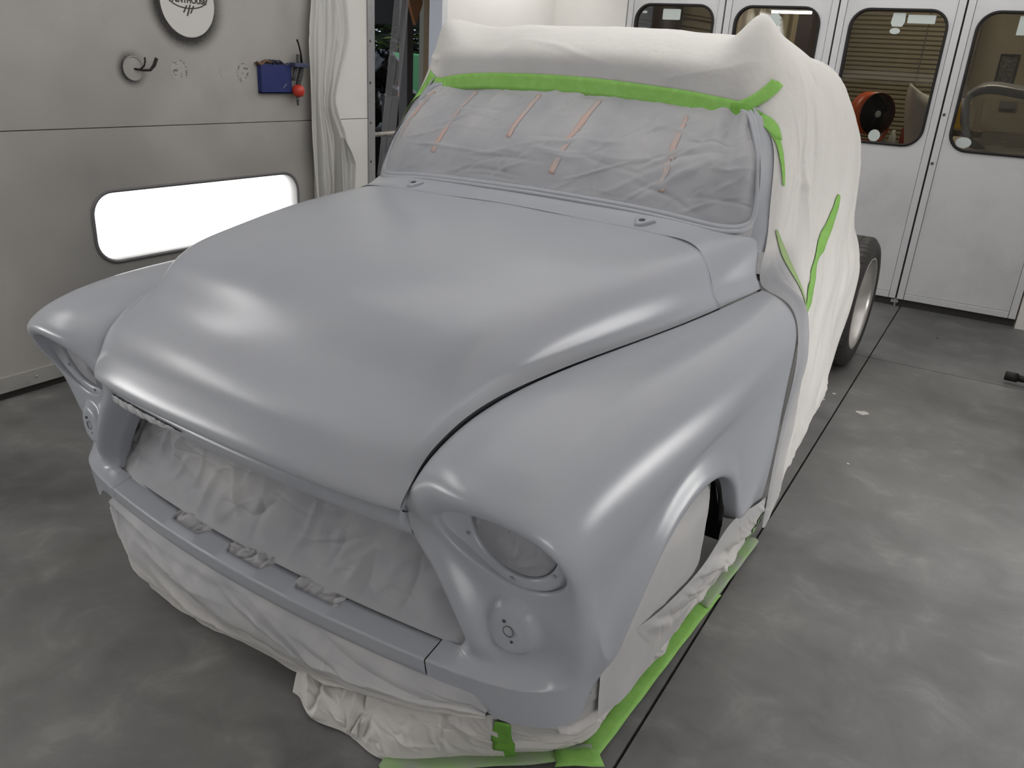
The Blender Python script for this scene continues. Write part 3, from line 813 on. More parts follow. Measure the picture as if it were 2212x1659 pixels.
# ------------------------------------------------------------------ masking paper, plastic sheet and tape
def paper_mat(name, col, spray, rough=.55, sub=.0, bumps=((45, .25, .004, 4), (260, .12, .001, 2))):
    m = bpy.data.materials.new(name); m.use_nodes = True
    nt = m.node_tree; b = nt.nodes['Principled BSDF']; b.inputs['Roughness'].default_value = rough; b.inputs['Specular IOR Level'].default_value = .35
    tc = nt.nodes.new('ShaderNodeTexCoord')
    at = nt.nodes.new('ShaderNodeAttribute'); at.attribute_name = 'spray'
    nz = nt.nodes.new('ShaderNodeTexNoise'); nz.inputs['Scale'].default_value = 7; nz.inputs['Detail'].default_value = 6
    nt.links.new(tc.outputs['Object'], nz.inputs['Vector'])
    ma = nt.nodes.new('ShaderNodeMath'); ma.operation = 'MULTIPLY_ADD'; ma.inputs[1].default_value = .5; ma.inputs[2].default_value = -.25
    nt.links.new(nz.outputs['Fac'], ma.inputs[0])
    ad = nt.nodes.new('ShaderNodeMath'); ad.operation = 'ADD'; ad.use_clamp = True
    # noise only roughens the edge of the overspray
    mm = nt.nodes.new('ShaderNodeMath'); mm.operation = 'MULTIPLY'
    nt.links.new(at.outputs['Fac'], mm.inputs[0]); nt.links.new(ma.outputs[0], mm.inputs[1])
    nt.links.new(at.outputs['Fac'], ad.inputs[0]); nt.links.new(mm.outputs[0], ad.inputs[1])
    mx = nt.nodes.new('ShaderNodeMix'); mx.data_type = 'RGBA'
    mx.inputs['A'].default_value = tuple(col) + (1,); mx.inputs['B'].default_value = tuple(spray) + (1,)
    nt.links.new(ad.outputs[0], mx.inputs['Factor'])
    nt.links.new(mx.outputs['Result'], b.inputs['Base Color'])
    prevn = None
    for (sc, st, di, det) in bumps:
        nb = nt.nodes.new('ShaderNodeTexNoise'); nb.inputs['Scale'].default_value = sc; nb.inputs['Detail'].default_value = det
        nt.links.new(tc.outputs['Object'], nb.inputs['Vector'])
        bp = nt.nodes.new('ShaderNodeBump'); bp.inputs['Strength'].default_value = st; bp.inputs['Distance'].default_value = di
        nt.links.new(nb.outputs['Fac'], bp.inputs['Height'])
        if prevn: nt.links.new(prevn, bp.inputs['Normal'])
        prevn = bp.outputs['Normal']
    nt.links.new(prevn, b.inputs['Normal'])
    if sub:
        tr = nt.nodes.new('ShaderNodeBsdfTranslucent'); nt.links.new(mx.outputs['Result'], tr.inputs['Color'])
        ms = nt.nodes.new('ShaderNodeMixShader'); ms.inputs[0].default_value = sub
        out = nt.nodes['Material Output']
        nt.links.new(b.outputs[0], ms.inputs[1]); nt.links.new(tr.outputs[0], ms.inputs[2]); nt.links.new(ms.outputs[0], out.inputs['Surface'])
    return m
SPRAYC = (.30, .305, .33)
SHEET = paper_mat('white_masking_sheet', (.66, .645, .62), SPRAYC, .5, .12, ((10, .35, .03, 3), (45, .25, .004, 4)))
PAPER = paper_mat('masking_paper', (.62, .60, .575), SPRAYC, .6, .06)
def spray_attr(o, vals):
    a = o.data.attributes.new('spray', 'FLOAT', 'POINT')
    a.data.foreach_set('value', np.clip(np.asarray(vals, float).ravel(), 0, 1))
def bvh_of(o):
    me = o.data
    return BVHTree.FromPolygons([v.co[:] for v in me.vertices], [tuple(p.vertices) for p in me.polygons])
def strip(name, bvh, pts, width, m, parent, out, off=.002, n=None, ragged=.0, wvec=None, seed=1):
    """tape laid along a path on a surface; out = rough outward direction"""
    pts = np.array(pts, float)
    n = n or max(8, int(np.linalg.norm(np.diff(pts, axis=0), axis=1).sum() / .012))
    C = curve(pts, n) if len(pts) > 2 else np.linspace(pts[0], pts[1], n)
    rng = random.Random(seed)
    out = Vector(out).normalized()
    V = []; ws = width if hasattr(width, '__len__') else [width] * 2
    ww = np.interp(np.linspace(0, 1, n), np.linspace(0, 1, len(ws)), ws)
    K = 5
    for i in range(n):
        c = Vector(C[i]); hit = bvh.find_nearest(c)
        nn = hit[1] if hit[1].dot(out) > 0 else -hit[1]
        t = Vector(C[min(i + 1, n - 1)] - C[max(i - 1, 0)]).normalized()
        side = nn.cross(t).normalized() if wvec is None else Vector(wvec).normalized()
        for k in range(K):
            f = (k / (K - 1) - .5) * ww[i]
            jag = t * (rng.uniform(-ragged, ragged)) if i in (0, n - 1) else Vector((0, 0, 0))
            q = c + side * f + jag
            h2 = bvh.find_nearest(q)
            n2 = h2[1] if h2[1].dot(out) > 0 else -h2[1]
            V.append(h2[0] + n2 * off)
    o = obj(name, V, grid_faces(n, K), m, parent)
    md = o.modifiers.new('thick', 'SOLIDIFY'); md.thickness = .0006; md.offset = 0
    return o

# --- windshield paper
base = np.array([(-p[0], p[1], p[2]) for p in wb_pts[6:0:-1]] + wb_pts[:7])
topw = np.array([(-.628, 2.583, 1.447), (-.60, 2.590, 1.458), (-.52, 2.596, 1.468), (-.40, 2.598, 1.474), (-.26, 2.600, 1.478), (-.12, 2.602, 1.482), (0, 2.604, 1.484), (.12, 2.602, 1.482), (.26, 2.600, 1.478), (.40, 2.598, 1.474), (.52, 2.596, 1.468), (.60, 2.590, 1.458), (.628, 2.583, 1.447)])
# base: interior samples, spread to the same number of columns
bq = curve(np.array([(-p[0], p[1], p[2]) for p in wb_pts[5:0:-1]] + wb_pts[:6]), 13)
mid = .5 * (bq + topw) + np.array([0, -.030, .012]); 
mid[0] = (-.700, 2.500, 1.30); mid[-1] = (.700, 2.500, 1.30); mid[1][0] *= 1.03; mid[-2][0] *= 1.03
q1 = .25 * topw + .75 * bq + np.array([0, -.020, .006]); q1[0] = (-.735, 2.455, 1.19); q1[-1] = (.735, 2.455, 1.19)
q3 = .75 * topw + .25 * bq + np.array([0, -.020, .006]); q3[0] = (-.665, 2.545, 1.385); q3[-1] = (.665, 2.545, 1.385)
WP = tensor(np.array([bq, q1, mid, q3, topw]), 110, 280, True)
U = np.linspace(-.72, .72, 280)[None, :].repeat(110, 0); Vv = np.linspace(0, .44, 110)[:, None].repeat(280, 1)
N = normals(WP); N *= np.sign(-N[..., 1:2].mean())
h = creases(U, Vv, 5, 90, .0055, .016, .25, .5, .14) + creases(U, Vv, 8, 60, .004, .010, 1.2, .5, .09) + .004 * smooth_noise(U, Vv, 2, .22)
# long soft pleats near the left pillar, gathers in the lower corner
h += .007 * np.sin((U - .45) * 62 + Vv * 3) * sstep(U, .44, .56) * (1 - sstep(U, .70, .74)) * sstep(Vv, .02, .12)
edge = np.minimum(1, np.minimum(Vv / .03, (.44 - Vv) / .03)) * np.minimum(1, (.72 - np.abs(U)) / .03)
WP2 = WP + N * (h * edge)[..., None] + N * .004
wp = surf('windshield_paper', WP2, PAPER, None, flip=True, truck=True)
tag(wp, 'grey oversprayed masking paper covering the windshield', 'masking paper')
spray_attr(wp, .86 + .2 * (1 - sstep(Vv, .0, .24)) * (1 - .5 * sstep(U, .5, .7)) + .10 * smooth_noise(U, Vv, 9, .35) - .12 * sstep(-U, .45, .7))
bw = bvh_of(wp)
ORANGE = mat('orange_strip_under_paper', (.45, .32, .28), rough=.6, spec=.3, noise=[(16, (.36, .33, .33), .38, .62, 5)])
for (l0, z0, l1, z1, ww) in ((-.40, 1.44, -.455, 1.22, .020), (-.125, 1.45, -.155, 1.33, .020), (.115, 1.45, .065, 1.20, .022), (.44, 1.405, .455, 1.20, .022), (-.60, 1.43, -.665, 1.27, .018)):
    o = strip('orange_tape_strip', bw, [(l0, 2.55, z0), (.5 * (l0 + l1), 2.47, .5 * (z0 + z1)), (l1, 2.38, z1)], ww, ORANGE, wp, (0, -1, .4), .0012)
    o['label'] = 'faint orange tape showing through the paper'

# --- big sheet over roof and door
r0 = [(0, 2.576, 1.448), (.30, 2.575, 1.442), (.50, 2.572, 1.434), (.615, 2.580, 1.425), (.702, 2.562, 1.390), (.744, 2.518, 1.300), (.768, 2.466, 1.190), (.784, 2.436, 1.060), (.799, 2.4255, .960), (.884, 2.4255, .922), (.936, 2.4255, .800), (.938, 2.4255, .560), (.936, 2.4255, .330), (.942, 2.41, .170)]
r1 = [(0, 2.566, 1.530), (.30, 2.566, 1.523), (.50, 2.570, 1.512), (.630, 2.590, 1.495), (.724, 2.615, 1.428), (.776, 2.598, 1.320), (.808, 2.560, 1.190), (.830, 2.530, 1.060), (.856, 2.518, .972), (.893, 2.512, .910), (.925, 2.512, .800), (.930, 2.510, .560), (.930, 2.50, .330), (.938, 2.470, .140)]
r2_ = [(0, 2.560, 1.595), (.30, 2.562, 1.589), (.50, 2.575, 1.583), (.620, 2.600, 1.586), (.735, 2.680, 1.500), (.792, 2.700, 1.370), (.828, 2.690, 1.200), (.852, 2.670, 1.070), (.870, 2.652, .975), (.886, 2.640, .900), (.896, 2.630, .800), (.904, 2.610, .560), (.912, 2.590, .330), (.926, 2.550, .140)]
r3 = [(0, 2.660, 1.660), (.30, 2.660, 1.656), (.50, 2.655, 1.655), (.615, 2.640, 1.680), (.745, 2.780, 1.555), (.808, 2.830, 1.405), (.842, 2.850, 1.220), (.862, 2.850, 1.070), (.872, 2.842, .975), (.880, 2.838, .900), (.884, 2.830, .800), (.890, 2.810, .560), (.896, 2.760, .350), (.908, 2.700, .170)]
r4 = [(0, 2.920, 1.690), (.30, 2.920, 1.684), (.50, 2.920, 1.668), (.640, 2.930, 1.632), (.745, 2.990, 1.560), (.815, 3.020, 1.410), (.850, 3.040, 1.220), (.862, 3.050, 1.070), (.868, 3.075, .975), (.876, 3.095, .900), (.880, 3.100, .800), (.884, 3.080, .560), (.888, 3.020, .390), (.894, 2.950, .250)]
r5 = [(0, 3.260, 1.680), (.30, 3.260, 1.672), (.50, 3.270, 1.650), (.630, 3.280, 1.605), (.720, 3.300, 1.535), (.795, 3.320, 1.390), (.834, 3.330, 1.200), (.842, 3.340, 1.050), (.862, 3.365, .965), (.882, 3.390, .890), (.886, 3.400, .800), (.878, 3.380, .600), (.880, 3.330, .460), (.884, 3.270, .340)]
r6 = [(0, 3.520, 1.600), (.30, 3.520, 1.590), (.50, 3.520, 1.565), (.600, 3.520, 1.520), (.690, 3.520, 1.450), (.760, 3.520, 1.320), (.800, 3.520, 1.160), (.812, 3.530, 1.030), (.835, 3.555, .955), (.850, 3.575, .890), (.852, 3.580, .800), (.850, 3.560, .600), (.850, 3.520, .470), (.850, 3.460, .380)]
SC = []
for r in (r0, r1, r2_, r3, r4, r5, r6):
    left = [(-p[0], p[1], p[2]) for p in r[:0:-1]]
    SC.append(left + r)
ns, ms = 150, 460
SP = tensor(np.array(SC), ns, ms)
U = SP[..., 0]; 
arc = np.concatenate([np.zeros((ns, 1)), np.cumsum(np.linalg.norm(np.diff(SP, axis=1), axis=2), 1)], 1)
arc -= arc[:, ms // 2][:, None]
lon = np.concatenate([np.zeros((1, ms)), np.cumsum(np.linalg.norm(np.diff(SP, axis=0), axis=2), 0)], 0)
N = normals(SP)
if N[ns // 2, ms // 2, 2] < 0: N = -N
h = .006 * smooth_noise(arc, lon, 4, .5, 2)
h += creases(arc, lon, 12, 55, .006, .030, 0, .45, .30)
sd = sstep(np.abs(arc), .75, .95)
# vertical folds hanging down the door
h += sd * (.007 * np.sin(lon * 27 + 1.6 * np.sin(arc * 2.1)) + .004 * np.sin(lon * 53 + 2.2 * np.sin(arc * 3 + 1))) * sstep(lon, .03, .16)
h += sd * creases(lon, arc, 14, 60, .026, .030, 1.5, .14, .40) * sstep(lon, .03, .12)
h += sd * creases(lon, arc, 17, 60, .012, .014, 1.35, .5, .16) * sstep(lon, .02, .08)
# gathers at the roof corner and header
gz = np.exp(-((np.abs(arc) - .72) / .10) ** 2) * (1 - sstep(lon, .06, .22))
h += gz * creases(arc, lon, 15, 160, .007, .010, 1.25, .5, .10)
rc = np.exp(-((np.abs(arc) - .62) / .14) ** 2)
h += rc * creases(arc, lon, 33, 120, .016, .022, .8, 1.2, .12)
h += creases(arc, lon, 31, 40, .006, .014, 1.3, .4, .12) * (1 - sstep(lon, .1, .3))
h *= np.minimum(1, lon / .02 + .15)
h *= 1 - .8 * sstep(np.abs(arc), np.abs(arc).max(1)[:, None] - .12, np.abs(arc).max(1)[:, None])
TPATH = [[(.866, 2.945, 1.195), (.874, 2.80, 1.05), (.884, 2.675, .915), (.890, 2.635, .812)], [(.80, 2.475, 1.125), (.852, 2.535, 1.0), (.886, 2.635, .858)], [(.565, 2.575, 1.45), (.668, 2.64, 1.535)], [(.60, 2.58, 1.44), (.70, 2.59, 1.37), (.75, 2.545, 1.235)]]
for tp in TPATH:
    for q_ in curve(np.array(tp), 14) if len(tp) > 2 else np.linspace(tp[0], tp[1], 8):
        dd_ = np.linalg.norm(SP - np.array(q_), axis=2); h *= 1 - .6 * np.exp(-(dd_ / .045) ** 2)
SP2 = SP + N * h[..., None] + N * .0015
# pulled-up peak at the left roof corner
pk = np.exp(-(((SP[..., 0] - .605) / .055) ** 2 + ((SP[..., 1] - 2.632) / .055) ** 2)) * (SP[..., 2] > 1.55)
SP2[..., 2] += .042 * pk
sh = surf('cab_cover_sheet', SP2, SHEET, None, truck=True)
tag(sh, 'large white masking sheet draped over the cab roof and door', 'masking sheet')
zz = SP2[..., 2]; ll = SP2[..., 0]
sp = .95 * (1 - sstep(lon, .05, .22)) * (1 - sstep(zz, 1.0, 1.12)) * (1 - .25 * (1 - sstep(zz, .3, .6)))
sp = np.maximum(sp, .48 * (1 - sstep(lon, .105, .16)) * (zz > 1.40) * (1 - sstep(np.abs(ll), .56, .66)))
sp = np.maximum(sp, .35 * (1 - sstep(lon, .02, .06)) * (zz > 1.0))
spray_attr(sh, sp)
bs = bvh_of(sh)
# tape along the windshield header (part of the sheet it holds down)
o = strip('header_tape', bs, [(-.610, 2.575, 1.452), (-.45, 2.57, 1.474), (-.2, 2.57, 1.486), (0, 2.57, 1.488), (.25, 2.57, 1.480), (.45, 2.57, 1.466), (.60, 2.58, 1.448)], [.046, .056, .060, .060, .060, .060, .058], TAPE, sh, (0, -1, .2), .005, ragged=.006, wvec=(0, .02, 1))
o = strip('corner_tape', bs, [(.570, 2.575, 1.452), (.612, 2.595, 1.470), (.648, 2.62, 1.500), (.668, 2.64, 1.535)], .040, TAPE, sh, (.5, -1, .5), .0055, ragged=.004)
o = strip('corner_tape_patch', bs, [(.565, 2.575, 1.448), (.61, 2.585, 1.440), (.655, 2.595, 1.420)], [.052, .056, .050], TAPE_D, sh, (.4, -1, .2), .0065, ragged=.006)
o = strip('pillar_tape', bs, [(.640, 2.59, 1.430), (.676, 2.60, 1.405), (.690, 2.60, 1.385), (.700, 2.59, 1.355)], [.045, .045, .03, .022], TAPE, sh, (.6, -1, .2), .005)
o = strip('pillar_tape_run', bs, [(.688, 2.592, 1.385), (.712, 2.578, 1.335), (.735, 2.562, 1.280), (.750, 2.545, 1.235)], [.022, .020, .014, .008], TAPE, sh, (1, -.8, 0), .004)
o = strip('right_pillar_tape', bs, [(-.640, 2.60, 1.490), (-.672, 2.605, 1.42), (-.700, 2.59, 1.36), (-.72, 2.575, 1.30)], [.05, .05, .045, .02], TAPE, sh, (-.7, -1, .2), .004)
o = strip('right_corner_tape', bs, [(-.655, 2.60, 1.43), (-.60, 2.585, 1.445), (-.555, 2.58, 1.440)], [.06, .07, .05], TAPE, sh, (-.3, -1, .2), .0055, ragged=.012)
o = strip('side_tape', bs, [(.866, 2.945, 1.195), (.870, 2.895, 1.12), (.874, 2.80, 1.05), (.880, 2.715, .985), (.884, 2.675, .915), (.887, 2.65, .855), (.890, 2.635, .812)], [.016, .066, .072, .062, .060, .066, .020], TAPE, sh, (1, 0, 0), .003)
o = strip('side_tape_thin', bs, [(.800, 2.475, 1.125), (.828, 2.50, 1.06), (.852, 2.535, 1.00), (.870, 2.58, .92), (.886, 2.635, .858)], [.010, .026, .020, .012, .010], mat('green_tape_dusty', (.27, .38, .16), rough=.6), sh, (1, -.2, 0), .003)

# --- paper in the grille opening
gl = np.linspace(-1, 1, 220); gv = np.linspace(0, 1, 90)
GU, GV = np.meshgrid(gl, gv)
hwid = np.interp(gv, [0, .15, .35, .6, .85, 1], [.690, .700, .690, .655, .610, .580])[:, None]
GX = GU * hwid; GZ = .347 + .262 * GV
GG = 1.134 + .034 * np.abs(GX / .588) ** 2 + .034 * np.sin(np.clip(GV, 0, 1) * math.pi) ** .8 + .034 * GV - .012 * np.exp(-(GV / .10) ** 2)
hh = creases(GX, GZ, 21, 55, .010, .028, 1.2, .6, .12) + creases(GX, GZ, 23, 60, .006, .012, .2, .6, .08) + .006 * smooth_noise(GX, GZ, 6, .25)
hh *= np.minimum(1, np.minimum(GV / .12, (1 - GV) / .10)) 
GP = np.stack([GX, GG - hh, GZ], 2)
gp = surf('grille_paper', GP, PAPER, None, truck=True)
tag(gp, 'crumpled grey-sprayed masking paper filling the grille opening', 'masking paper')
spray_attr(gp, .93 + .10 * smooth_noise(GX, GZ, 15, .3) - .45 * np.exp(-(((GX + .18) / .16) ** 2 + ((GZ - .47) / .06) ** 2)))
# shiny crumpled tape along the top right edge of the grille
m_l = np.linspace(-.548, -.20, 60); m_v = np.linspace(0, 1, 8)
TU, TV = np.meshgrid(m_l, m_v)
taper = np.interp(m_l, [-.548, -.50, -.3, -.2], [.030, .034, .024, .004])[None, :]
tz = .640 - TV * taper + .0015 * creases(TU * 3, TV * .2, 44, 60, 1, .03, 1.4, .4, .2)
tg = 1.100 - .030 * (1 - (TU / .545) ** 2) + .004 + .010 * TV ** 2 + creases(TU, TV * .03, 45, 80, .003, .008, 1.3, .5, .03)
o = surf('foil_tape', np.stack([TU, tg, tz], 2), mat('shiny_tape', (.58, .59, .61), rough=.14, spec=.9, coat=.8), gp)
o['label'] = 'shiny crumpled tape along the grille top edge'
# paper tucked into the three bracket notches
for k, (a, b) in enumerate(((-.318, -.172), (-.080, .076), (.172, .318))):
    xu, xv = np.meshgrid(np.linspace(a, b, 40), np.linspace(0, 1, 16))
    gg = g_in(xu) - .040 + .055 * xv
    z_ = .330 + .016 * np.sin(xv * math.pi * .5) + creases(xu, xv * .05, 60 + k, 30, .008, .008, .8, .8, .03)
    o = surf('notch_paper', np.stack([xu, gg, z_], 2), PAPER, gp); spray_attr(o, np.full(xu.shape, .75))

# --- paper discs in the headlights
for s in (1, -1):
    rr, tt = np.meshgrid(np.linspace(0.001, 1, 40), np.linspace(0, 2 * math.pi, 90))
    x = HLc[0] + HR * .985 * rr * np.cos(tt); z = HLc[2] + HR * .985 * rr * np.sin(tt)
    hh = creases(x, z, 71 + s, 26, .007, .010, 1.1, .4, .05) + .004 * smooth_noise(x, z, 3, .09)
    g = 1.1575 + .22 * (HLc[2] - z) - (.012 * (1 - rr ** 2) + hh * np.minimum(1, (1 - rr) / .2))
    o = surf('headlight_paper', np.stack([s * x, g, z], 2), PAPER, None, flip=(s == 1), truck=True)
    tag(o, 'crumpled grey-sprayed paper disc in the %s' % ('headlight nearest the camera' if s == 1 else 'far headlight by the lit wall window'), 'masking paper')
    spray_attr(o, np.full(x.shape, .97))

# --- wheel opening cover, side skirt, front skirt, loose paper on the floor
wg, wz = np.meshgrid(np.linspace(1.30, 1.955, 90), np.linspace(.20, .66, 70))
rim_z = .335 + .318 * np.sqrt(np.clip(1 - ((wg - 1.685) / .40) ** 2, 0.0, 1))
wz2 = .20 + (np.minimum(rim_z, .66) - .20) * (wz - .20) / .46
wl_ = .938 - .006 * sstep(wz2, .45, .6) - .02 * np.exp(-((wg - 1.955) / .05) ** 2) + .004 * smooth_noise(wg, wz2, 11, .3) + creases(wg, wz2, 81, 12, .004, .02, .9, .5, .15) * .7
wl_ -= .022 * np.exp(-((wg - 1.30) / .06) ** 2)
wl_ -= .055 * sstep(wz2, .50, .62) + .03 * sstep(wg, 1.75, 1.95)
o = surf('wheel_opening_paper', np.stack([wl_, wg, wz2], 2), PAPER, None, truck=True)
tag(o, 'pale paper covering the front wheel opening', 'masking paper')
spray_attr(o, .55 + .1 * smooth_noise(wg, wz2, 17, .4))
MB().box(.60, .62, 1.30, 2.3, .1, .8).build('wheel_well', GAP, truck)
mbw = MB()
pw = [(1.685 + .40 * math.cos(a), .335 + .33 * math.sin(a)) for a in np.linspace(-.2, math.pi + .2, 40)]
V = [(x, g, z) for x in (.62, .90) for g, z in pw]
mbw.add(V, [(i, i + 1, 41 + i, 40 + i) for i in range(39)]); mbw.build('wheel_well_liner', GAP, truck, True)
# rubber edge visible at the back of the arch
pr = [(.905, 1.685 + .352 * math.cos(a), .335 + .288 * math.sin(a)) for a in np.linspace(.02, 1.25, 30)]
MB().tube(pr, .009, 8).build('arch_rubber', RUBBER, truck, True)

topp = np.array([(.735, 1.156, .262), (.80, 1.180, .252), (.845, 1.216, .248), (.870, 1.262, .252), (.914, 1.325, .370), (.938, 1.45, .385), (.943, 1.62, .360), (.943, 1.82, .350), (.940, 2.00, .375), (.936, 2.25, .320), (.928, 2.48, .260)])
midp = np.array([(.70, 1.195, .11), (.77, 1.238, .11), (.832, 1.295, .11), (.872, 1.34, .12), (.895, 1.41, .17), (.905, 1.50, .18), (.908, 1.66, .17), (.908, 1.86, .17), (.906, 2.06, .17), (.902, 2.29, .15), (.898, 2.52, .14)])
botp = np.array([(.66, 1.205, .006), (.735, 1.268, .006), (.805, 1.33, .006), (.845, 1.395, .006), (.853, 1.48, .006), (.855, 1.58, .006), (.857, 1.73, .006), (.860, 1.91, .006), (.862, 2.10, .006), (.866, 2.33, .006), (.870, 2.56, .02)])
SK = tensor(np.array([topp, .5 * topp + .5 * midp + np.array([.012, 0, 0]), midp, .45 * midp + .55 * botp, botp]), 80, 330)
K1 = np.concatenate([np.zeros((80, 1)), np.cumsum(np.linalg.norm(np.diff(SK, axis=1), axis=2), 1)], 1); K2 = np.linspace(0, .34, 80)[:, None].repeat(330, 1)
N = normals(SK); N *= np.sign(N[40, 200, 0])
hh = creases(K1, K2, 91, 50, .010, .026, .55, .25, .26) + creases(K1, K2, 92, 70, .005, .011, .8, .6, .10) + creases(K1, K2, 95, 14, .010, .04, .25, .15, .4)
hh *= np.minimum(1, np.minimum(K2 / .03, (.34 - K2) / .10))
o = surf('side_skirt_paper', SK + N * (hh + .004 * (K2 < .28))[..., None], PAPER, None, flip=True, truck=True)
SIDE = o
tag(o, 'crumpled paper skirt hanging from the fender to the floor', 'masking paper')
spray_attr(o, .50 * (1 - sstep(K2, .0, .16)) + .12)
bk = bvh_of(o)
def floor_strip(name, pts, width, m, parent, seed=1, z=.010):
    pts = np.array([(p[0], p[1], z) for p in pts]); n = max(6, int(np.linalg.norm(np.diff(pts, axis=0), axis=1).sum() / .03))
    C = curve(pts, n) if len(pts) > 2 else np.linspace(pts[0], pts[1], n)
    rng = random.Random(seed); V = []
    for i in range(n):
        t = Vector(C[min(i + 1, n - 1)] - C[max(i - 1, 0)]).normalized(); sd_ = Vector((-t.y, t.x, 0))
        for k in range(5):
            j = t * rng.uniform(-.008, .008) if i in (0, n - 1) else Vector((0, 0, 0))
            V.append(Vector(C[i]) + sd_ * ((k / 4 - .5) * width) + Vector((0, 0, .004 * math.sin(k / 4 * math.pi) + .002 * math.sin(i * 1.3 + k))) + j)
    o_ = obj(name, V, grid_faces(n, 5), m, parent)
    md = o_.modifiers.new('thick', 'SOLIDIFY'); md.thickness = .0008; md.offset = 0
    return o_
floor_strip('floor_tape', [(.874, 1.36), (.876, 1.70), (.880, 2.05), (.884, 2.20)], .052, TAPE, SIDE, 3)
floor_strip('floor_tape', [(.878, 2.10), (.882, 2.35), (.882, 2.58)], .046, TAPE_S, SIDE, 4, .013)
floor_strip('floor_tape', [(.885, 1.385), (.80, 1.305), (.70, 1.215), (.50, 1.055)], .045, TAPE_S, SIDE, 5, .014)
floor_strip('floor_tape', [(.905, 1.375), (.82, 1.31)], .055, TAPE, SIDE, 6, .017)
strip('skirt_tape', bk, [(.748, 1.165, .20), (.735, 1.20, .12), (.725, 1.23, .05), (.722, 1.245, .012)], .050, TAPE_D, SIDE, (0, -1, .3), .010)
strip('skirt_tape_end', bk, [(.93, 2.40, .21), (.925, 2.45, .15), (.915, 2.50, .08), (.90, 2.53, .03)], .042, TAPE_S, SIDE, (1, 0, 0), .004)

# front skirt: paper bag hanging under the valance
fl_ = np.linspace(-.70, .735, 15)
def bag(l, t):
    al = np.abs(l)
    top_g = np.where(l > .59, 1.108 + (l - .59) * .17, np.where(l < -.59, 1.108 + (-.59 - l) * .35, 1.066 + .041 * (al / .588) ** 2 + .004)); top_z = np.where(l > .70, .281 - (l - .70) * .9, .281) + np.where(l < -.62, (l + .62) * .6, 0)
    bot_z = np.interp(l, [-.70, -.66, -.585, -.45, -.24, 0, .14, .25, .4, .55, .68, .735], [.17, .11, .056, .03, .028, .045, .03, .05, .11, .155, .20, .232])
    bot_g = np.interp(l, [-.70, -.66, -.585, -.45, -.24, 0, .14, .25, .4, .55, .68, .735], [1.15, 1.14, 1.13, 1.09, 1.075, 1.09, 1.11, 1.11, 1.095, 1.10, 1.115, 1.125])
    bulge = np.sin(math.pi * np.minimum(t * 1.15, 1)) * np.interp(l, [-.7, -.5, .3, .6, .735], [.01, .035, .045, .03, .005])
    return np.stack([l, top_g * (1 - t) + bot_g * t - bulge, top_z * (1 - t) + bot_z * t], -1)
LL, TT = np.meshgrid(np.linspace(-.70, .735, 300), np.linspace(0, 1, 80))
BG = bag(LL, TT)
N = normals(BG); N *= np.sign(-N[40, 150, 1])
hh = creases(LL, TT * .25, 101, 40, .008, .030, .15, .2, .30) + creases(LL, TT * .25, 102, 46, .003, .010, .9, .7, .08) + .008 * smooth_noise(LL, TT * .25, 19, .3)
hh *= np.minimum(1, np.minimum(TT / .10, 1))
# rolled hem
hem = sstep(TT, .9, 1.0)
BG = BG + N * (hh * (1 - hem))[..., None]; BG[..., 1] += .03 * hem
o = surf('front_skirt_paper', BG, PAPER, None, flip=True, truck=True)
tag(o, 'long crumpled paper skirt hanging below the front valance', 'masking paper')
spray_attr(o, .62 * (1 - sstep(TT, .25, .8)) + .15 + .15 * smooth_noise(LL, TT * .25, 29, .3))

lc_t = np.array([(.16, 1.15, .055), (.28, 1.14, .075), (.40, 1.135, .12), (.53, 1.14, .16), (.64, 1.15, .19), (.74, 1.165, .21)])
lc_b = np.array([(.165, 1.105, .010), (.27, 1.055, .008), (.37, 1.072, .008), (.49, 1.066, .008), (.60, 1.150, .008), (.72, 1.248, .008)])
lc_m = .5 * lc_t + .5 * lc_b + np.array([0, -.012, .010])
LQ = tensor(np.array([lc_t, lc_m, lc_b]), 70, 170, True)
A1 = np.linspace(0, .6, 170)[None, :].repeat(70, 0); A2 = np.linspace(0, .2, 70)[:, None].repeat(170, 1)
N = normals(LQ); N *= np.sign(N[35, 85, 2])
hh = creases(A1, A2, 111, 14, .030, .034, 1.35, .35, .16) * (A1 < .28) + creases(A1, A2, 113, 22, .010, .022, .9, .8, .10) + creases(A1, A2, 112, 40, .005, .012, .9, .8, .08)
hh *= np.minimum(1, np.minimum(A2 / .03, (.2 - A2) / .03 + .15))
LQ = LQ + N * (np.abs(hh) + .003)[..., None]
o = surf('loose_paper', LQ, PAPER, None, flip=False, truck=True)
tag(o, 'loose crumpled white paper on the floor under the front corner', 'masking paper')
spray_attr(o, .10 + .2 * (1 - sstep(A2, 0, .1)))

# ------------------------------------------------------------------ folding doors with windows
def glass_mat():
    m = bpy.data.materials.new('window_glass'); m.use_nodes = True
    nt = m.node_tree; out = nt.nodes['Material Output']; nt.nodes.remove(nt.nodes['Principled BSDF'])
    tr = nt.nodes.new('ShaderNodeBsdfTransparent'); tr.inputs[0].default_value = (.90, .90, .88, 1)
    gl = nt.nodes.new('ShaderNodeBsdfGlossy'); gl.inputs['Roughness'].default_value = .03
    fr = nt.nodes.new('ShaderNodeFresnel'); fr.inputs['IOR'].default_value = 1.45
    mx = nt.nodes.new('ShaderNodeMixShader')
    nt.links.new(fr.outputs[0], mx.inputs[0]); nt.links.new(tr.outputs[0], mx.inputs[1]); nt.links.new(gl.outputs[0], mx.inputs[2])
    nt.links.new(mx.outputs[0], out.inputs['Surface'])
    return m
GLASS = glass_mat()
GLUE = mat('sticker_residue', (.55, .60, .58), rough=.6)
xs = [-2.965, -2.157, -1.325, -.511, .288]
wins = [(-2.888, -2.232), (-2.070, -1.436), (-1.232, -.594), (-.424, .206)]
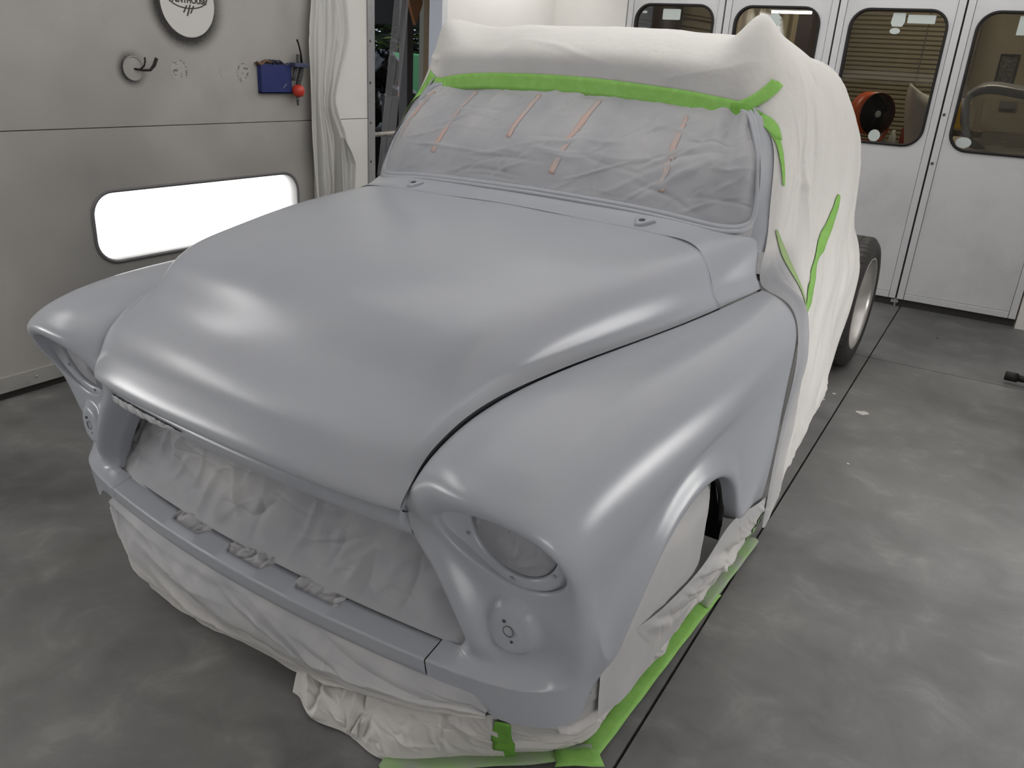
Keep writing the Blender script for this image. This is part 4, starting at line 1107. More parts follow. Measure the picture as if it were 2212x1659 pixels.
for i in range(4):
    x0, x1 = xs[i] + .006, xs[i + 1] - .006
    d = empty('door_%d' % (i + 1)); tag(d, ['first white folding door leaf from the left wall, half hidden by the cab', 'second white folding door leaf from the left, behind the draped roof', 'third white folding door leaf with the orange fan behind its window', 'fourth white folding door leaf at the right edge of the picture'][i], None, None, 'structure')
    a0, a1 = wins[i]
    z0, z1 = .055, 2.33
    fw = .048
    m_ = MB(); holed(m_, x0 + fw, x1 - fw, z0 + fw, z1 - fw, a0, a1, 1.152, 2.046, .125, WY + .012, WY + .045, 'Y'); m_.build('door_panel', DOORM, d)
    for (p0, p1, q0, q1) in ((x0, x0 + fw - .003, z0, z1), (x1 - fw + .003, x1, z0, z1), (x0 + fw, x1 - fw, z0, z0 + fw - .003), (x0 + fw, x1 - fw, z1 - fw + .003, z1)):
        MB().box(p0, p1, WY + .004, WY + .05, q0, q1).build('frame_rail', DOORF, d, bevel=.003)
    MB().box(x0 + .004, x1 - .004, WY + .03, WY + .046, z0 + .004, z0 + .07).build('groove_backing', DARK, d)
    for (p0, p1) in ((x0 + fw - .006, x0 + fw + .004), (x1 - fw - .004, x1 - fw + .006)):
        MB().box(p0, p1, WY + .03, WY + .046, z0, z1).build('groove_backing', DARK, d)
    MB().ring(rrect(a0 - .004, a1 + .004, 1.148, 2.050, .129), rrect(a0 + .014, a1 - .014, 1.166, 2.032, .111), WY + .002, WY + .048, 'Y').build('window_gasket', RUBBER, d, True)
    MB().prism(rrect(a0 + .013, a1 - .013, 1.165, 2.033, .112), WY + .022, WY + .027, 'Y').build('window_pane', GLASS, d)
    # half-scraped stickers on the panes
    ys = WY + .0205
    def patch(pts): MB().prism(pts, ys, ys + .001, 'Y').build('sticker', GLUE, d)
    if i == 0:
        patch(rrect(-2.660, -2.512, 1.934, 2.012, .008)); patch([(-2.815 + .022 * math.cos(a), 1.985 + .010 * math.sin(a)) for a in np.linspace(0, 6.28, 16, endpoint=False)])
    if i == 1:
        rg = random.Random(4)
        patch([(-1.765 + (.028 + .022 * rg.random() + (.012 if k % 2 else 0)) * math.cos(a), 1.955 + (.040 + .030 * rg.random()) * math.sin(a)) for k, a in enumerate(np.linspace(0, 6.28, 18, endpoint=False))])
    if i == 2:
        patch([(-.955, 2.022), (-.875, 2.022), (-.872, 1.965), (-.885, 1.935), (-.95, 1.935), (-.962, 1.96)])
        patch([(-.925 + .034 * math.cos(a), 1.906 + .020 * math.sin(a)) for a in np.linspace(0, 6.28, 18, endpoint=False)])
        patch(rrect(-.858, -.682, 1.958, 2.012, .004)); patch([(-.912 + .040 * math.cos(a), 1.206 + .042 * math.sin(a)) for a in np.linspace(0, 6.28, 22, endpoint=False)])
    if i == 3:
        patch(rrect(-.185, -.03, 1.905, 2.02, .004)); patch([(-.328 + .05 * math.cos(a), 1.212 + .036 * math.sin(a)) for a in np.linspace(0, 6.28, 20, endpoint=False)])
        for zz in (1.385, 1.055):
            MB().lathe([(.010, .0), (.010, -.004), (.006, -.006)], (-.488, WY + .004, zz), 'Y', 12).build('bolt_head', mat('steel_dark', (.12, .11, .11), rough=.5, metal=.7), d)
    MB().box(x0, x1, WY + .02, WY + .03, .0, .056).build('bottom_gap', DARK, d)
MB().box(-2.97, .29, WY + .046, WY + .05, 0.0, 2.34)
for x in xs[1:4]:
    MB().box(x - .0055, x + .0055, WY + .03, WY + .05, 0.0, 2.33).build('leaf_gap', DARK, wb)
MB().box(-.54, -.49, WY - .012, WY + .0, .028, .05).build('floor_bolt', ALU, wb)
MB().lathe([(.008, 0), (.008, .06)], (-.508, WY - .004, 0), 'Z', 10).build('drop_bolt', ALU, wb)

# ------------------------------------------------------------------ workshop behind the doors
BEIGE = mat('workshop_wall', (.30, .265, .19), rough=.7, noise=[(1.2, (.25, .22, .16), .4, .7, 3)])
BFL = mat('workshop_floor', (.16, .15, .135), rough=.6)
o = MB().box(-5.2, 1.6, 7.0, 11.7, -.06, 0).build('floor_2', BFL); tag(o, 'concrete floor of the workshop beyond the doors', None, None, 'structure')
o = MB().box(-5.3, 1.6, 11.6, 11.7, 0, 3.6).build('wall_workshop_back', BEIGE); tag(o, 'beige back wall of the workshop', None, None, 'structure')
o = MB().box(1.5, 1.6, 7.0, 11.6, 0, 3.6).build('wall_workshop_right', BEIGE); tag(o, 'beige right wall of the workshop', None, None, 'structure')
o = MB().box(-5.3, -5.2, 7.0, 11.6, 0, 3.6).build('wall_workshop_left', BEIGE); tag(o, 'beige left wall of the workshop', None, None, 'structure')
o = MB().box(-5.3, 1.6, 6.66, 11.7, 3.5, 3.6).build('ceiling_2', BEIGE); tag(o, 'workshop ceiling', None, None, 'structure')
for (a, b) in ((-5.3, -3.66), (1.0, 1.6)):
    o = MB().box(a, b, 6.9, 7.0, 0, 3.6).build('wall_workshop_front', BEIGE); tag(o, 'beige workshop wall beside the booth', None, None, 'structure')
o = MB().box(-5.3, 1.6, 6.67, 7.0, 3.0, 3.6).build('wall_workshop_header', BEIGE); tag(o, 'wall above the booth doors', None, None, 'structure')
# roller shutter: every slat is a ridge
SHUT = mat('shutter_beige', (.27, .235, .165), rough=.5, spec=.4)
sh_ = empty('roller_shutter', (0, 11.1, 0)); tag(sh_, 'beige ribbed roller shutter seen through the third door window', 'roller shutter')
pitch_ = .05; V = []; F = []
nz_ = int(3.3 / pitch_)
sl = MB()
sl.add([(x, y, z) for z, y in ((0, 0), (pitch_ * .28, -.016), (pitch_ * .80, -.016), (pitch_ * .98, .004)) for x in (-2.75, -.72)], [(0, 1, 3, 2), (2, 3, 5, 4), (4, 5, 7, 6)])
s0 = sl.build('shutter_slat', SHUT, sh_)
for k in range(1, nz_):
    c = s0.copy(); COL.objects.link(c); c.parent = sh_; c.location = (0, 0, k * pitch_)
MB().box(-.74, -.66, -.05, .06, 0, 3.3).build('shutter_guide', mat('guide_dark', (.09, .075, .06), rough=.5), sh_)
MB().box(-2.83, -2.75, -.05, .06, 0, 3.3).build('shutter_guide', MATS['guide_dark'], sh_)
for x in (-2.25, -1.2): MB().box(x - .006, x + .006, -.022, -.014, 0, 3.3).build('shutter_tie', MATS['guide_dark'], sh_)
# posts, curtain, light behind the first windows
o = MB().box(-4.55, -4.18, 10.9, 11.1, 0, 3.5).build('steel_column', mat('column_brown', (.05, .035, .035), rough=.6), bevel=.01); tag(o, 'dark brown steel column behind the first door window', 'column')
for k, zz in enumerate((1.95, 2.15, 2.30)):
    o = MB().tube([(-5.3, 11.5, zz + .1), (-4.6, 11.5, zz + .02), (-4.1, 11.5, zz - .03), (-3.55, 11.5, zz - .10)], .012, 6).build('wall_conduit', mat('conduit', (.10, .08, .06), rough=.6), None, True)
    tag(o, '%s dark conduit running along the workshop wall' % ('lowest', 'middle', 'highest')[k], 'pipe', 'workshop conduits')
gu, gv2 = np.meshgrid(np.linspace(-3.3, -2.35, 120), np.linspace(1.2, 2.9, 8))
o = surf('strip_curtain', np.stack([gu, 10.4 + .035 * np.sin(gu * 46) + .02 * np.sin(gu * 21 + 1), gv2], 2), mat('curtain_tan', (.36, .31, .22), rough=.6)); tag(o, 'tan pleated curtain behind the second door window', 'curtain')
md = o.modifiers.new('thick', 'SOLIDIFY'); md.thickness = .004
o = MB().box(-3.42, -3.32, 10.35, 10.45, 0, 3.0).build('curtain_post', MATS['column_brown'], None, bevel=.005); tag(o, 'dark post beside the tan curtain', 'post')
o = MB().box(-2.32, -2.16, 9.6, 10.3, 0, 3.0).build('dark_cupboard', MATS['column_brown'], None, bevel=.01); tag(o, 'dark cupboard edge right of the tan curtain', 'cupboard')
t = empty('batten_light', (-2.30, 9.2, 2.20)); tag(t, 'lit white batten light high behind the second door window', 'light fitting')
MB().box(-.22, .22, -.05, .05, .0, .06).build('housing', HOUS, t)
for x in (-.18, .18): MB().tube([(x, 0, .05), (x, 0, 1.30)], .004, 6).build('hanger', ALU, t)
MB().tube([(-.2, 0, -.01), (.2, 0, -.01)], .016, 10).build('lamp_tube', mat('tube_glow', (1, 1, 1), emit=(1, .96, .86), strength=9.0), t, True)
for (x, y) in ((-3.6, 9.0), (-.6, 9.4)):
    t = empty('workshop_light', (x, y, 3.42)); tag(t, 'workshop ceiling batten light %s' % ('over the column' if x < -2 else 'over the fan'), 'light fitting', 'workshop ceiling lights')
    MB().box(-.6, .6, -.06, .06, .0, .06).build('housing', HOUS, t)
    MB().box(-.58, .58, -.05, .05, -.02, .0).build('lamp_tube', mat('workshop_glow', (1, 1, 1), emit=(1, .90, .72), strength=75.0), t)

# orange drum fan
fn = empty('drum_fan', (-1.235, 8.5, 0), math.radians(-44)); tag(fn, 'orange drum fan on a stand behind the third door window', 'fan')
ORG = mat('orange_enamel', (.55, .085, .022), rough=.4, spec=.5)
BLK = mat('black_metal', (.02, .018, .018), rough=.45)
FC = (0, 0, 1.30)
MB().ring([(.19 * math.cos(a), 1.30 + .19 * math.sin(a)) for a in np.linspace(0, 2 * math.pi, 48, endpoint=False)], [(.182 * math.cos(a), 1.30 + .182 * math.sin(a)) for a in np.linspace(0, 2 * math.pi, 48, endpoint=False)], -.085, .085, 'X').build('drum', ORG, fn, True)
for hx in (.087, -.087):
    mg = MB()
    for r in np.linspace(.02, .185, 16): mg.tube([(hx, r * math.cos(a), 1.30 + r * math.sin(a)) for a in np.linspace(0, 2 * math.pi, 36, endpoint=False)], .0034, 5, True)
    for k in range(8):
        a = 2 * math.pi * k / 8; mg.tube([(hx, .02 * math.cos(a), 1.30 + .02 * math.sin(a)), (hx, .186 * math.cos(a), 1.30 + .186 * math.sin(a))], .003, 5)
    mg.build('guard', BLK, fn, True)
MB().lathe([(.03, .085), (.03, .098), (.02, .102)], FC, 'X', 20).build('hub_badge', mat('badge_grey', (.5, .5, .5), rough=.4), fn, True)
MB().lathe([(.178, -.05), (.178, -.045)], FC, 'X', 40).build('back_screen', BLK, fn)
MB().lathe([(.05, -.06), (.06, -.03), (.06, .03), (.03, .05)], FC, 'X', 20).build('motor', BLK, fn, True)
for k in range(4):
    a = 2 * math.pi * k / 4 + .3
    Mx = Matrix.Translation((0, 0, 1.30)) @ Matrix.Rotation(a, 4, 'X') @ Matrix.Rotation(math.radians(28), 4, 'Z')
    MB().box(-.004, .004, -.05, .05, .05, .172, 0, Mx).build('blade', BLK, fn, False, bevel=.002)
MB().tube([(0, .2, 1.30), (0, .215, 1.15), (0, .15, 1.06), (0, -.15, 1.06), (0, -.215, 1.15), (0, -.2, 1.30)], .012, 8).build('yoke', ORG, fn, True)
MB().tube([(0, 0, 1.06), (0, 0, .04)], .02, 10).build('pole', BLK, fn, True)
MB().lathe([(.22, 0), (.22, .025), (.05, .05)], (0, 0, 0), 'Z', 28).build('base', BLK, fn, True)

# spare white body panel leaning behind the window
cu = np.array([[(-.86, 8.9, .0), (-.92, 8.85, 1.0), (-.97, 8.83, 1.25), (-1.00, 8.82, 1.48), (-.99, 8.83, 1.58)],
               [(-.80, 8.82, .0), (-.86, 8.78, 1.0), (-.92, 8.77, 1.25), (-.955, 8.77, 1.45), (-.965, 8.80, 1.56)],
               [(-.66, 8.80, .0), (-.70, 8.77, 1.0), (-.75, 8.77, 1.22), (-.80, 8.78, 1.40), (-.86, 8.82, 1.49)],
               [(-.58, 8.84, .0), (-.60, 8.82, 1.0), (-.63, 8.82, 1.22), (-.67, 8.83, 1.37), (-.73, 8.86, 1.46)]])
o = surf('spare_fender', tensor(cu, 30, 40, True), mat('bare_panel_grey', (.42, .41, .38), rough=.55)); tag(o, 'pale grey loose body panel standing behind the orange fan', 'car panel')
md = o.modifiers.new('thick', 'SOLIDIFY'); md.thickness = .012
o = MB().box(-1.75, -.95, 9.30, 9.90, .90, .95).box(-1.72, -1.67, 9.33, 9.38, 0, .90).box(-1.03, -.98, 9.33, 9.38, 0, .90).box(-1.72, -1.67, 9.82, 9.87, 0, .90).box(-1.03, -.98, 9.82, 9.87, 0, .90).build('work_bench', mat('bench_steel', (.20, .19, .18), rough=.4, metal=.5), None, bevel=.004); tag(o, 'steel work bench behind the third door window', 'bench')
rb = random.Random(8)
for k in range(5):
    x = -1.10 + k * .10; hh_ = .16 + .16 * rb.random()
    o = MB().lathe([(.032, 0), (.034, .02), (.034, hh_ * .7), (.016, hh_ * .85), (.016, hh_)], (x - .22, 9.42 + .03 * (k % 2), .95), 'Z', 14).build('spray_bottle', mat('bottle_%d' % k, [(.42, .40, .36), (.25, .22, .2), (.5, .5, .48), (.3, .05, .04), (.36, .35, .33)][k], rough=.4), None, True)
    tag(o, ['cream', 'brown', 'white', 'red', 'grey'][k] + ' bottle standing on the steel work bench', 'bottle', 'bottles on the work bench')

# classic car body behind the fourth window
car = empty('parked_car', (.12, 8.35, 0)); tag(car, 'grey and cream car body partly seen through the fourth door window', 'car')
CREAM = mat('car_cream', (.40, .36, .29), rough=.4); CGREY = mat('car_grey', (.17, .17, .18), rough=.35)
bd = np.array([[(x, y, z) for (y, z) in ((-.02 + b, .30), (-.10 + b, .55), (-.10 + b, .85), (-.04 + b, 1.02), (.10 + b, 1.10), (.7, 1.14))] for x, b in ((-.66, .35), (-.60, .08), (-.45, 0), (0, -.02), (.6, -.02), (1.2, 0))])
surf('body_side', tensor(bd, 40, 30), CREAM, car, flip=True)
rf = np.array([[(x, y, z) for (y, z) in ((.02, z0 - .055), (.0, z0), (.10, z0 + .035), (.35, z0 + .05), (.8, z0 + .04))] for x, z0 in ((-.60, 1.50), (-.50, 1.575), (-.2, 1.565), (.2, 1.54), (.8, 1.50), (1.2, 1.47))])
surf('roof', tensor(rf, 36, 26), CGREY, car, flip=True)
for (x0, x1) in ((-.60, -.57), (1.05, 1.15)):
    MB().tube([(x0, .02, 1.49), (x0 + .03, .03, 1.3), (x0 + .10, .05, 1.14), (x0 + .22, .07, 1.07)], .035, 10).build('pillar', CGREY, car, True)
MB().box(-.5, 1.1, .12, .13, 1.06, 1.5).build('side_glass', GLASS, car)
du, dv2 = np.meshgrid(np.linspace(-.42, 1.1, 120), np.linspace(0, 1, 24))
o = surf('plastic_wrap', np.stack([du, .10 + .35 * dv2 + .012 * np.sin(du * 30 + dv2 * 9), 1.10 + .16 * dv2 - .05 * dv2 ** 2 + .014 * np.sin(dv2 * 40 + du * 5) + .010 * creases(du, dv2, 130, 50, 1, .05, .3, .3, .5)], 2), mat('dusty_plastic', (.42, .39, .33), rough=.3, spec=.6)); o.parent = car
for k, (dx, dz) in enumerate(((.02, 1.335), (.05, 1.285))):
    MB().lathe([(.022, .0), (.02, -.006), (.008, -.010)], (dx - .06, .09, dz), 'Y', 14).build('window_glint', mat('glint_glow', (1, 1, 1), emit=(1, .9, .85), strength=6.0), car, True)  # highlights on the dark car window, built as small glowing discs
o = MB().box(-.60, -.50, 9.70, 9.80, 1.18, 1.44).build('yellow_box', mat('ochre', (.48, .30, .04), rough=.5), None, bevel=.006); tag(o, 'ochre yellow box seen past the parked car', 'box')
o = MB().box(-.66, .3, 9.60, 9.90, 1.10, 1.18).box(-.64, -.60, 9.62, 9.66, 0, 1.10).box(.24, .28, 9.62, 9.66, 0, 1.10).box(-.64, -.60, 9.84, 9.88, 0, 1.10).box(.24, .28, 9.84, 9.88, 0, 1.10).build('side_stand', mat('stand_brown', (.10, .07, .05), rough=.6), None, bevel=.004); tag(o, 'brown stand carrying the ochre box', 'stand')
for k, (x, z) in enumerate(((-.12, .94), (.02, .90))):
    o = MB().tube([(x - .06, 7.6, z + .05), (x + .16, 7.62, z + .035)], .016, 8).build('red_handle_tool', mat('tool_red', (.20, .02, .018), rough=.4), None, True); tag(o, '%s dark red tool handle on the trolley behind the fourth door' % ('upper', 'lower')[k], 'tool', 'tools on the trolley')
o = MB().box(-.40, .5, 7.4, 7.85, .80, .88).box(-.38, -.34, 7.42, 7.46, 0, .8).box(.44, .48, 7.42, 7.46, 0, .8).box(-.38, -.34, 7.79, 7.83, 0, .8).box(.44, .48, 7.79, 7.83, 0, .8).build('tool_trolley', mat('trolley_dark', (.06, .05, .05), rough=.5), None, bevel=.004); tag(o, 'dark tool trolley behind the fourth door window', 'trolley')
pf = empty('framed_picture', (-.32, 11.58, 1.80)); tag(pf, 'dark framed picture hanging on the beige workshop wall', 'picture')
MB().ring(rrect(-.10, .10, -.17, .17, .004, 2), rrect(-.08, .08, -.15, .15, .002, 2), -.02, .005, 'Y').build('frame', BLK, pf)
MB().box(-.08, .08, -.008, .0, -.15, .15).build('print', mat('print_dark', (.05, .05, .045), rough=.4, noise=[(60, (.16, .15, .12), .5, .6, 3)]), pf)
o = MB().box(-.30, -.12, 11.55, 11.58, 1.38, 1.46).build('notice_plate', mat('notice_grey', (.12, .11, .10), rough=.5)); tag(o, 'small dark notice below the framed picture', 'notice')
lampb = empty('pendant_lamp', (.02, 10.2, 1.86)); tag(lampb, 'black metal clutter hanging high behind the fourth window', 'lamp')
MB().lathe([(.12, 0), (.05, .08), (.02, .10)], (0, 0, 0), 'Z', 20).build('shade', BLK, lampb, True)
MB().tube([(0, 0, .1), (.02, 0, .3), (.1, 0, .42), (.12, 0, 1.65)], .012, 8).build('arm', BLK, lampb, True)

# ------------------------------------------------------------------ things on the left wall
def wallobj(mb, name, m, parent, smooth=False, bevel=0.0): return mb.build(name, m, parent, smooth, bevel=bevel)
# round painted logo disc
sg = empty('logo_disc', (WX, 2.872, 1.726)); tag(sg, 'white round logo disc stencilled high on the left wall', 'sign')
MB().lathe([(.157, 0), (.157, .003), (.155, .004)], (0, 0, 0), 'X', 64).build('disc', mat('disc_white', (.66, .645, .62), rough=.5), sg)
INK = mat('logo_ink', (.07, .06, .058), rough=.6)
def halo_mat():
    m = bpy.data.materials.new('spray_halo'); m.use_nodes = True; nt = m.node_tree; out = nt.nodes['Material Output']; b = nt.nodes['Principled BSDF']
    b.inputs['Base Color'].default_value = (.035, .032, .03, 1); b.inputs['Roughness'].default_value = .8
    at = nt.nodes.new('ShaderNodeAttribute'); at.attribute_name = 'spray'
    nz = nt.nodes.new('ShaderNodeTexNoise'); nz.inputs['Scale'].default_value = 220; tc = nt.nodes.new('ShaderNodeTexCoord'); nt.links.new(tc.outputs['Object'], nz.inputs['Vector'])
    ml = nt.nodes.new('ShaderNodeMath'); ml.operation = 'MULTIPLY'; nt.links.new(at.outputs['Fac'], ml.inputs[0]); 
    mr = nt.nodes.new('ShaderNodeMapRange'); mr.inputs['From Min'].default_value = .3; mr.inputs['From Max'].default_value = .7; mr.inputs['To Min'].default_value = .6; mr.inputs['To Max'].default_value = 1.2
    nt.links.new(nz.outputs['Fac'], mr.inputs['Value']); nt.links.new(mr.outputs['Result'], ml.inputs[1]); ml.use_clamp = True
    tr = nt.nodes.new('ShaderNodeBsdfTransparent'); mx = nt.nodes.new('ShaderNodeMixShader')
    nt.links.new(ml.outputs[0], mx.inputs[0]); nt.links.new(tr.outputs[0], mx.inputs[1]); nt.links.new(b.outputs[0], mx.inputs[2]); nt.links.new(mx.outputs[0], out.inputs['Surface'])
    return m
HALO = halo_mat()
def halo(name, r0, r1, peak, parent, cy=0, cz=0, x=.0012, lop=0.0, inner=None):
    aa_ = np.linspace(0, 2 * math.pi, 72, endpoint=False); rr = np.linspace(0, 1, 14)
    V = []; val = []
    for f in rr:
        for a in aa_:
            r = r0 + (r1 - r0) * f
            V.append((x, cy + r * math.cos(a), cz + r * math.sin(a)))
            val.append(peak * (1 - f) ** 1.7 * (1 + lop * math.cos(a - math.radians(200))))
    o = obj(name, V, grid_faces(14, 72, wrap=True), HALO, parent); spray_attr(o, val); return o
halo('overspray_ring', .150, .240, 1.3, sg, x=.0025, lop=.45)  # soft dark overspray around the stencilled disc
def text_mesh(txt, size, name, parent, loc, shear=0.0):
    cu_ = bpy.data.curves.new(name, 'FONT'); cu_.body = txt; cu_.size = size; cu_.align_x = 'CENTER'; cu_.align_y = 'CENTER'; cu_.extrude = .0004; cu_.offset = .0018; cu_.shear = shear
    o = bpy.data.objects.new(name, cu_); COL.objects.link(o)
    dg = bpy.context.evaluated_depsgraph_get(); me = bpy.data.meshes.new_from_object(o.evaluated_get(dg)); bpy.data.objects.remove(o)
    me.materials.clear(); me.materials.append(INK)
    o = bpy.data.objects.new(name, me); COL.objects.link(o); o.parent = parent
    o.matrix_local = Matrix.Translation(loc) @ Matrix(((0, 0, 1, 0), (1, 0, 0, 0), (0, 1, 0, 0), (0, 0, 0, 1)))
    return o
text_mesh('PAINTHOUSE', .036, 'lettering', sg, (.0045, .0, .010))
m_ = MB(); m_.tube([(.0045, .113 * math.cos(a), .022 + .047 * math.sin(a)) for a in np.linspace(0, 2 * math.pi, 60, endpoint=False)], .003, 6, True); m_.build('oval_ring', INK, sg, True)
for k, (y, zt, zb) in enumerate(((-.022, -.012, -.046), (-.002, -.008, -.060), (.018, -.012, -.048))):
    m_ = MB().prism([(y + .009, zt), (y + .018, zt), (y - .003, zb), (y - .012, zb)], .004, .0052, 'X'); m_.build('slash_mark', INK, sg)
# round cable outlet with cut cables
gd = empty('cable_outlet', (WX, 2.536, 1.418)); tag(gd, 'round wall outlet with two cut black cables sticking out', 'cable outlet')
m_ = MB().tube([(.004, .052 * math.cos(a), .052 * math.sin(a)) for a in np.linspace(0, 2 * math.pi, 48, endpoint=False)], .0035, 6, True); m_.build('ring', mat('ring_grey', (.33, .32, .31), rough=.5), gd, True)
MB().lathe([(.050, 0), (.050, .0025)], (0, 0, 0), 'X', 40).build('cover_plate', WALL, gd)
halo('dirt_ring', .052, .095, .6, gd, x=.0025, lop=.9)
MB().tube([(.0, .006, -.002), (.03, .03, -.006), (.05, .055, -.004), (.055, .075, .018), (.058, .09, .05)], [.005, .005, .006, .008, .008], 8).build('cable', RUBBER, gd, True)
MB().tube([(.02, .022, -.004), (.035, .036, .014), (.04, .040, .034), (.04, .040, .052)], .004, 8).build('cable', RUBBER, gd, True)
# scraped round marks
MARK = mat('glue_mark', (.42, .41, .39), rough=.6, noise=[(55, (.15, .145, .14), .54, .60, 8)])
for k, (y, z, ry, rz) in enumerate(((2.789, 1.416, .050, .050), (3.195, 1.410, .046, .050), (3.075, 1.415, .038, .040))):
    m_ = MB().prism([(y + ry * math.cos(a), z + rz * math.sin(a)) for a in np.linspace(0, 6.283, 32, endpoint=False)], WX, WX + .0012, 'X')
    o = m_.build('glue_patch', MARK if k < 2 else WALL); tag(o, ['scratchy round glue mark next to the cable outlet', 'scratchy round glue mark beside the blue box', 'faint round mark between the two scratchy glue marks'][k], 'wall mark', 'round marks on the wall')
# blue box with rags
bx = empty('blue_box', (WX, 3.40, 1.388)); tag(bx, 'blue metal box with dark rags, hung on the left wall', 'wall box')
BLUE = mat('blue_enamel', (.014, .026, .135), rough=.45, noise=[(12, (.018, .032, .15), .4, .7, 3)])
MB().box(.0, .03, -.112, .112, -.078, -.07).box(.0, .004, -.112, .112, -.078, .078).box(.026, .03, -.112, .112, -.078, .072).box(0, .03, -.112, -.108, -.078, .074).box(0, .03, .108, .112, -.078, .074).build('box_shell', BLUE, bx, bevel=.002)
MB().box(.0302, .0308, .045, .078, -.04, -.036, 0, Matrix.Translation((0, .06, -.04)) @ Matrix.Rotation(.7, 4, 'X') @ Matrix.Translation((0, -.06, .04))).build('scratch', mat('scratch_grey', (.3, .3, .33), rough=.5), bx)
rg = random.Random(3)
for k in range(4):
    y = -.085 + .045 * k
    ru, rv = np.meshgrid(np.linspace(-.045, .045, 16), np.linspace(-.03, .03, 10))
    P = np.stack([.016 + rv * .45, y + ru, .078 + .010 * np.sin(ru * 70 + k) + .006 * np.sin(rv * 120 + k * 2) + .004 * k * 0], 2)
    o = surf('rag', P, mat('rag_%d' % k, [(.16, .09, .06), (.05, .04, .05), (.03, .03, .05), (.06, .06, .10)][k], rough=.9), bx)
    md = o.modifiers.new('thick', 'SOLIDIFY'); md.thickness = .004
# air regulator with hose and red bowl
ar = empty('air_regulator', (WX + .04, 3.555, 1.40)); tag(ar, 'black ribbed air hose fitting with a red bowl beside the blue box', 'air fitting')
hp = [(0, .030, .075), (0, .022, .03), (0, .004, -.015), (0, -.006, -.048)]
cv_ = curve(np.array(hp), 50)
m_ = MB().tube([tuple(p) for p in cv_], [.013 + (.003 if k % 4 < 2 else 0) for k in range(50)], 12); m_.build('ribbed_hose', mat('hose_dark', (.05, .05, .052), rough=.5), ar, True)
MB().tube([(0, .028, .075), (.006, .02, .12), (.01, .002, .17), (.012, -.012, .195)], [.008, .005, .005, .006], 8).build('cable', RUBBER, ar, True)
MB().lathe([(.006, -.036), (.020, -.034), (.034, -.018), (.037, 0), (.030, .020), (.014, .030)], (.005, -.010, -.072), 'Z', 24).build('red_bowl', mat('bowl_red', (.55, .045, .025), rough=.35), ar, True)
MB().lathe([(.004, -.05), (.007, -.048), (.007, -.028), (.010, -.026), (.010, 0)], (.004, -.016, -.105), 'Z', 12).build('drain_tip', mat('tip_grey', (.12, .12, .12), rough=.4), ar, True)
MB().box(-.02, .03, -.05, .055, .052, .074).build('strap', mat('strap_blue', (.05, .06, .12), rough=.6), ar, bevel=.003)
MB().tube([(.0, -.012, .06), (0, -.022, .03), (0, -.035, .0), (0, -.04, -.02)], .009, 8).build('short_hose', MATS['hose_dark'], ar, True)
MB().box(-.01, .01, -.004, .010, .05, .12).build('bracket', MATS['tip_grey'], ar, bevel=.002)

# hanging plastic sheet gathered beside the doorway
PL = paper_mat('hanging_plastic', (.70, .69, .665), (.4, .4, .4), .38, .15, ((30, .2, .004, 3),))
zs_ = np.array([2.30, 2.0, 1.80, 1.62, 1.42, 1.25, 1.05, .85, .65, .45, .20])
y0_ = np.array([3.70, 3.68, 3.665, 3.635, 3.64, 3.635, 3.625, 3.63, 3.645, 3.65, 3.65]); y1_ = np.array([3.90, 3.93, 3.955, 3.975, 3.88, 3.82, 3.93, 3.93, 3.91, 3.90, 3.90])
nzz, nyy = 140, 150
zq = np.linspace(2.30, .20, nzz); ya = np.interp(-zq, -zs_, y0_); yb = np.interp(-zq, -zs_, y1_)
ker = np.ones(9) / 9; ya = np.convolve(np.pad(ya, 4, 'edge'), ker, 'valid'); yb = np.convolve(np.pad(yb, 4, 'edge'), ker, 'valid')
tq = np.linspace(0, 1, nyy)
YY = ya[:, None] + (yb - ya)[:, None] * tq[None, :]; ZZ = zq[:, None].repeat(nyy, 1)
fold = .020 * np.sin(tq * 26)[None, :] + .014 * np.sin(tq[None, :] * 51 + ZZ * 2.0) + .010 * np.sin(tq[None, :] * 14 + ZZ * 3.3)
XX = WX + .055 + fold * (.8 + .3 * np.sin(ZZ * 2.4)) + creases(YY, ZZ, 140, 40, .010, .025, 1.4, .4, .25)
XX = np.maximum(XX, WX + .006)
o = surf('hanging_plastic_sheet', np.stack([XX, YY, ZZ], 2), PL); tag(o, 'white plastic sheet hanging in folds between blue box and doorway', 'plastic sheet'); spray_attr(o, np.zeros(XX.shape))
wq = np.linspace(0, 1, 60); z2 = np.linspace(1.06, .30, 80)
YY = 3.84 + .11 * wq[None, :] * np.interp(-z2, [-1.06, -.98, -.9, -.6, -.3], [.02, .6, 1.0, .75, .65])[:, None] - .08 * (1.06 - z2)[:, None] * 0
XX = WX + .09 + .018 * np.sin(wq * 15)[None, :] + .01 * np.sin(wq[None, :] * 31 + z2[:, None] * 3)
o2 = surf('loose_fold', np.stack([XX, YY, z2[:, None].repeat(60, 1)], 2), PL, o); spray_attr(o2, np.zeros(XX.shape))

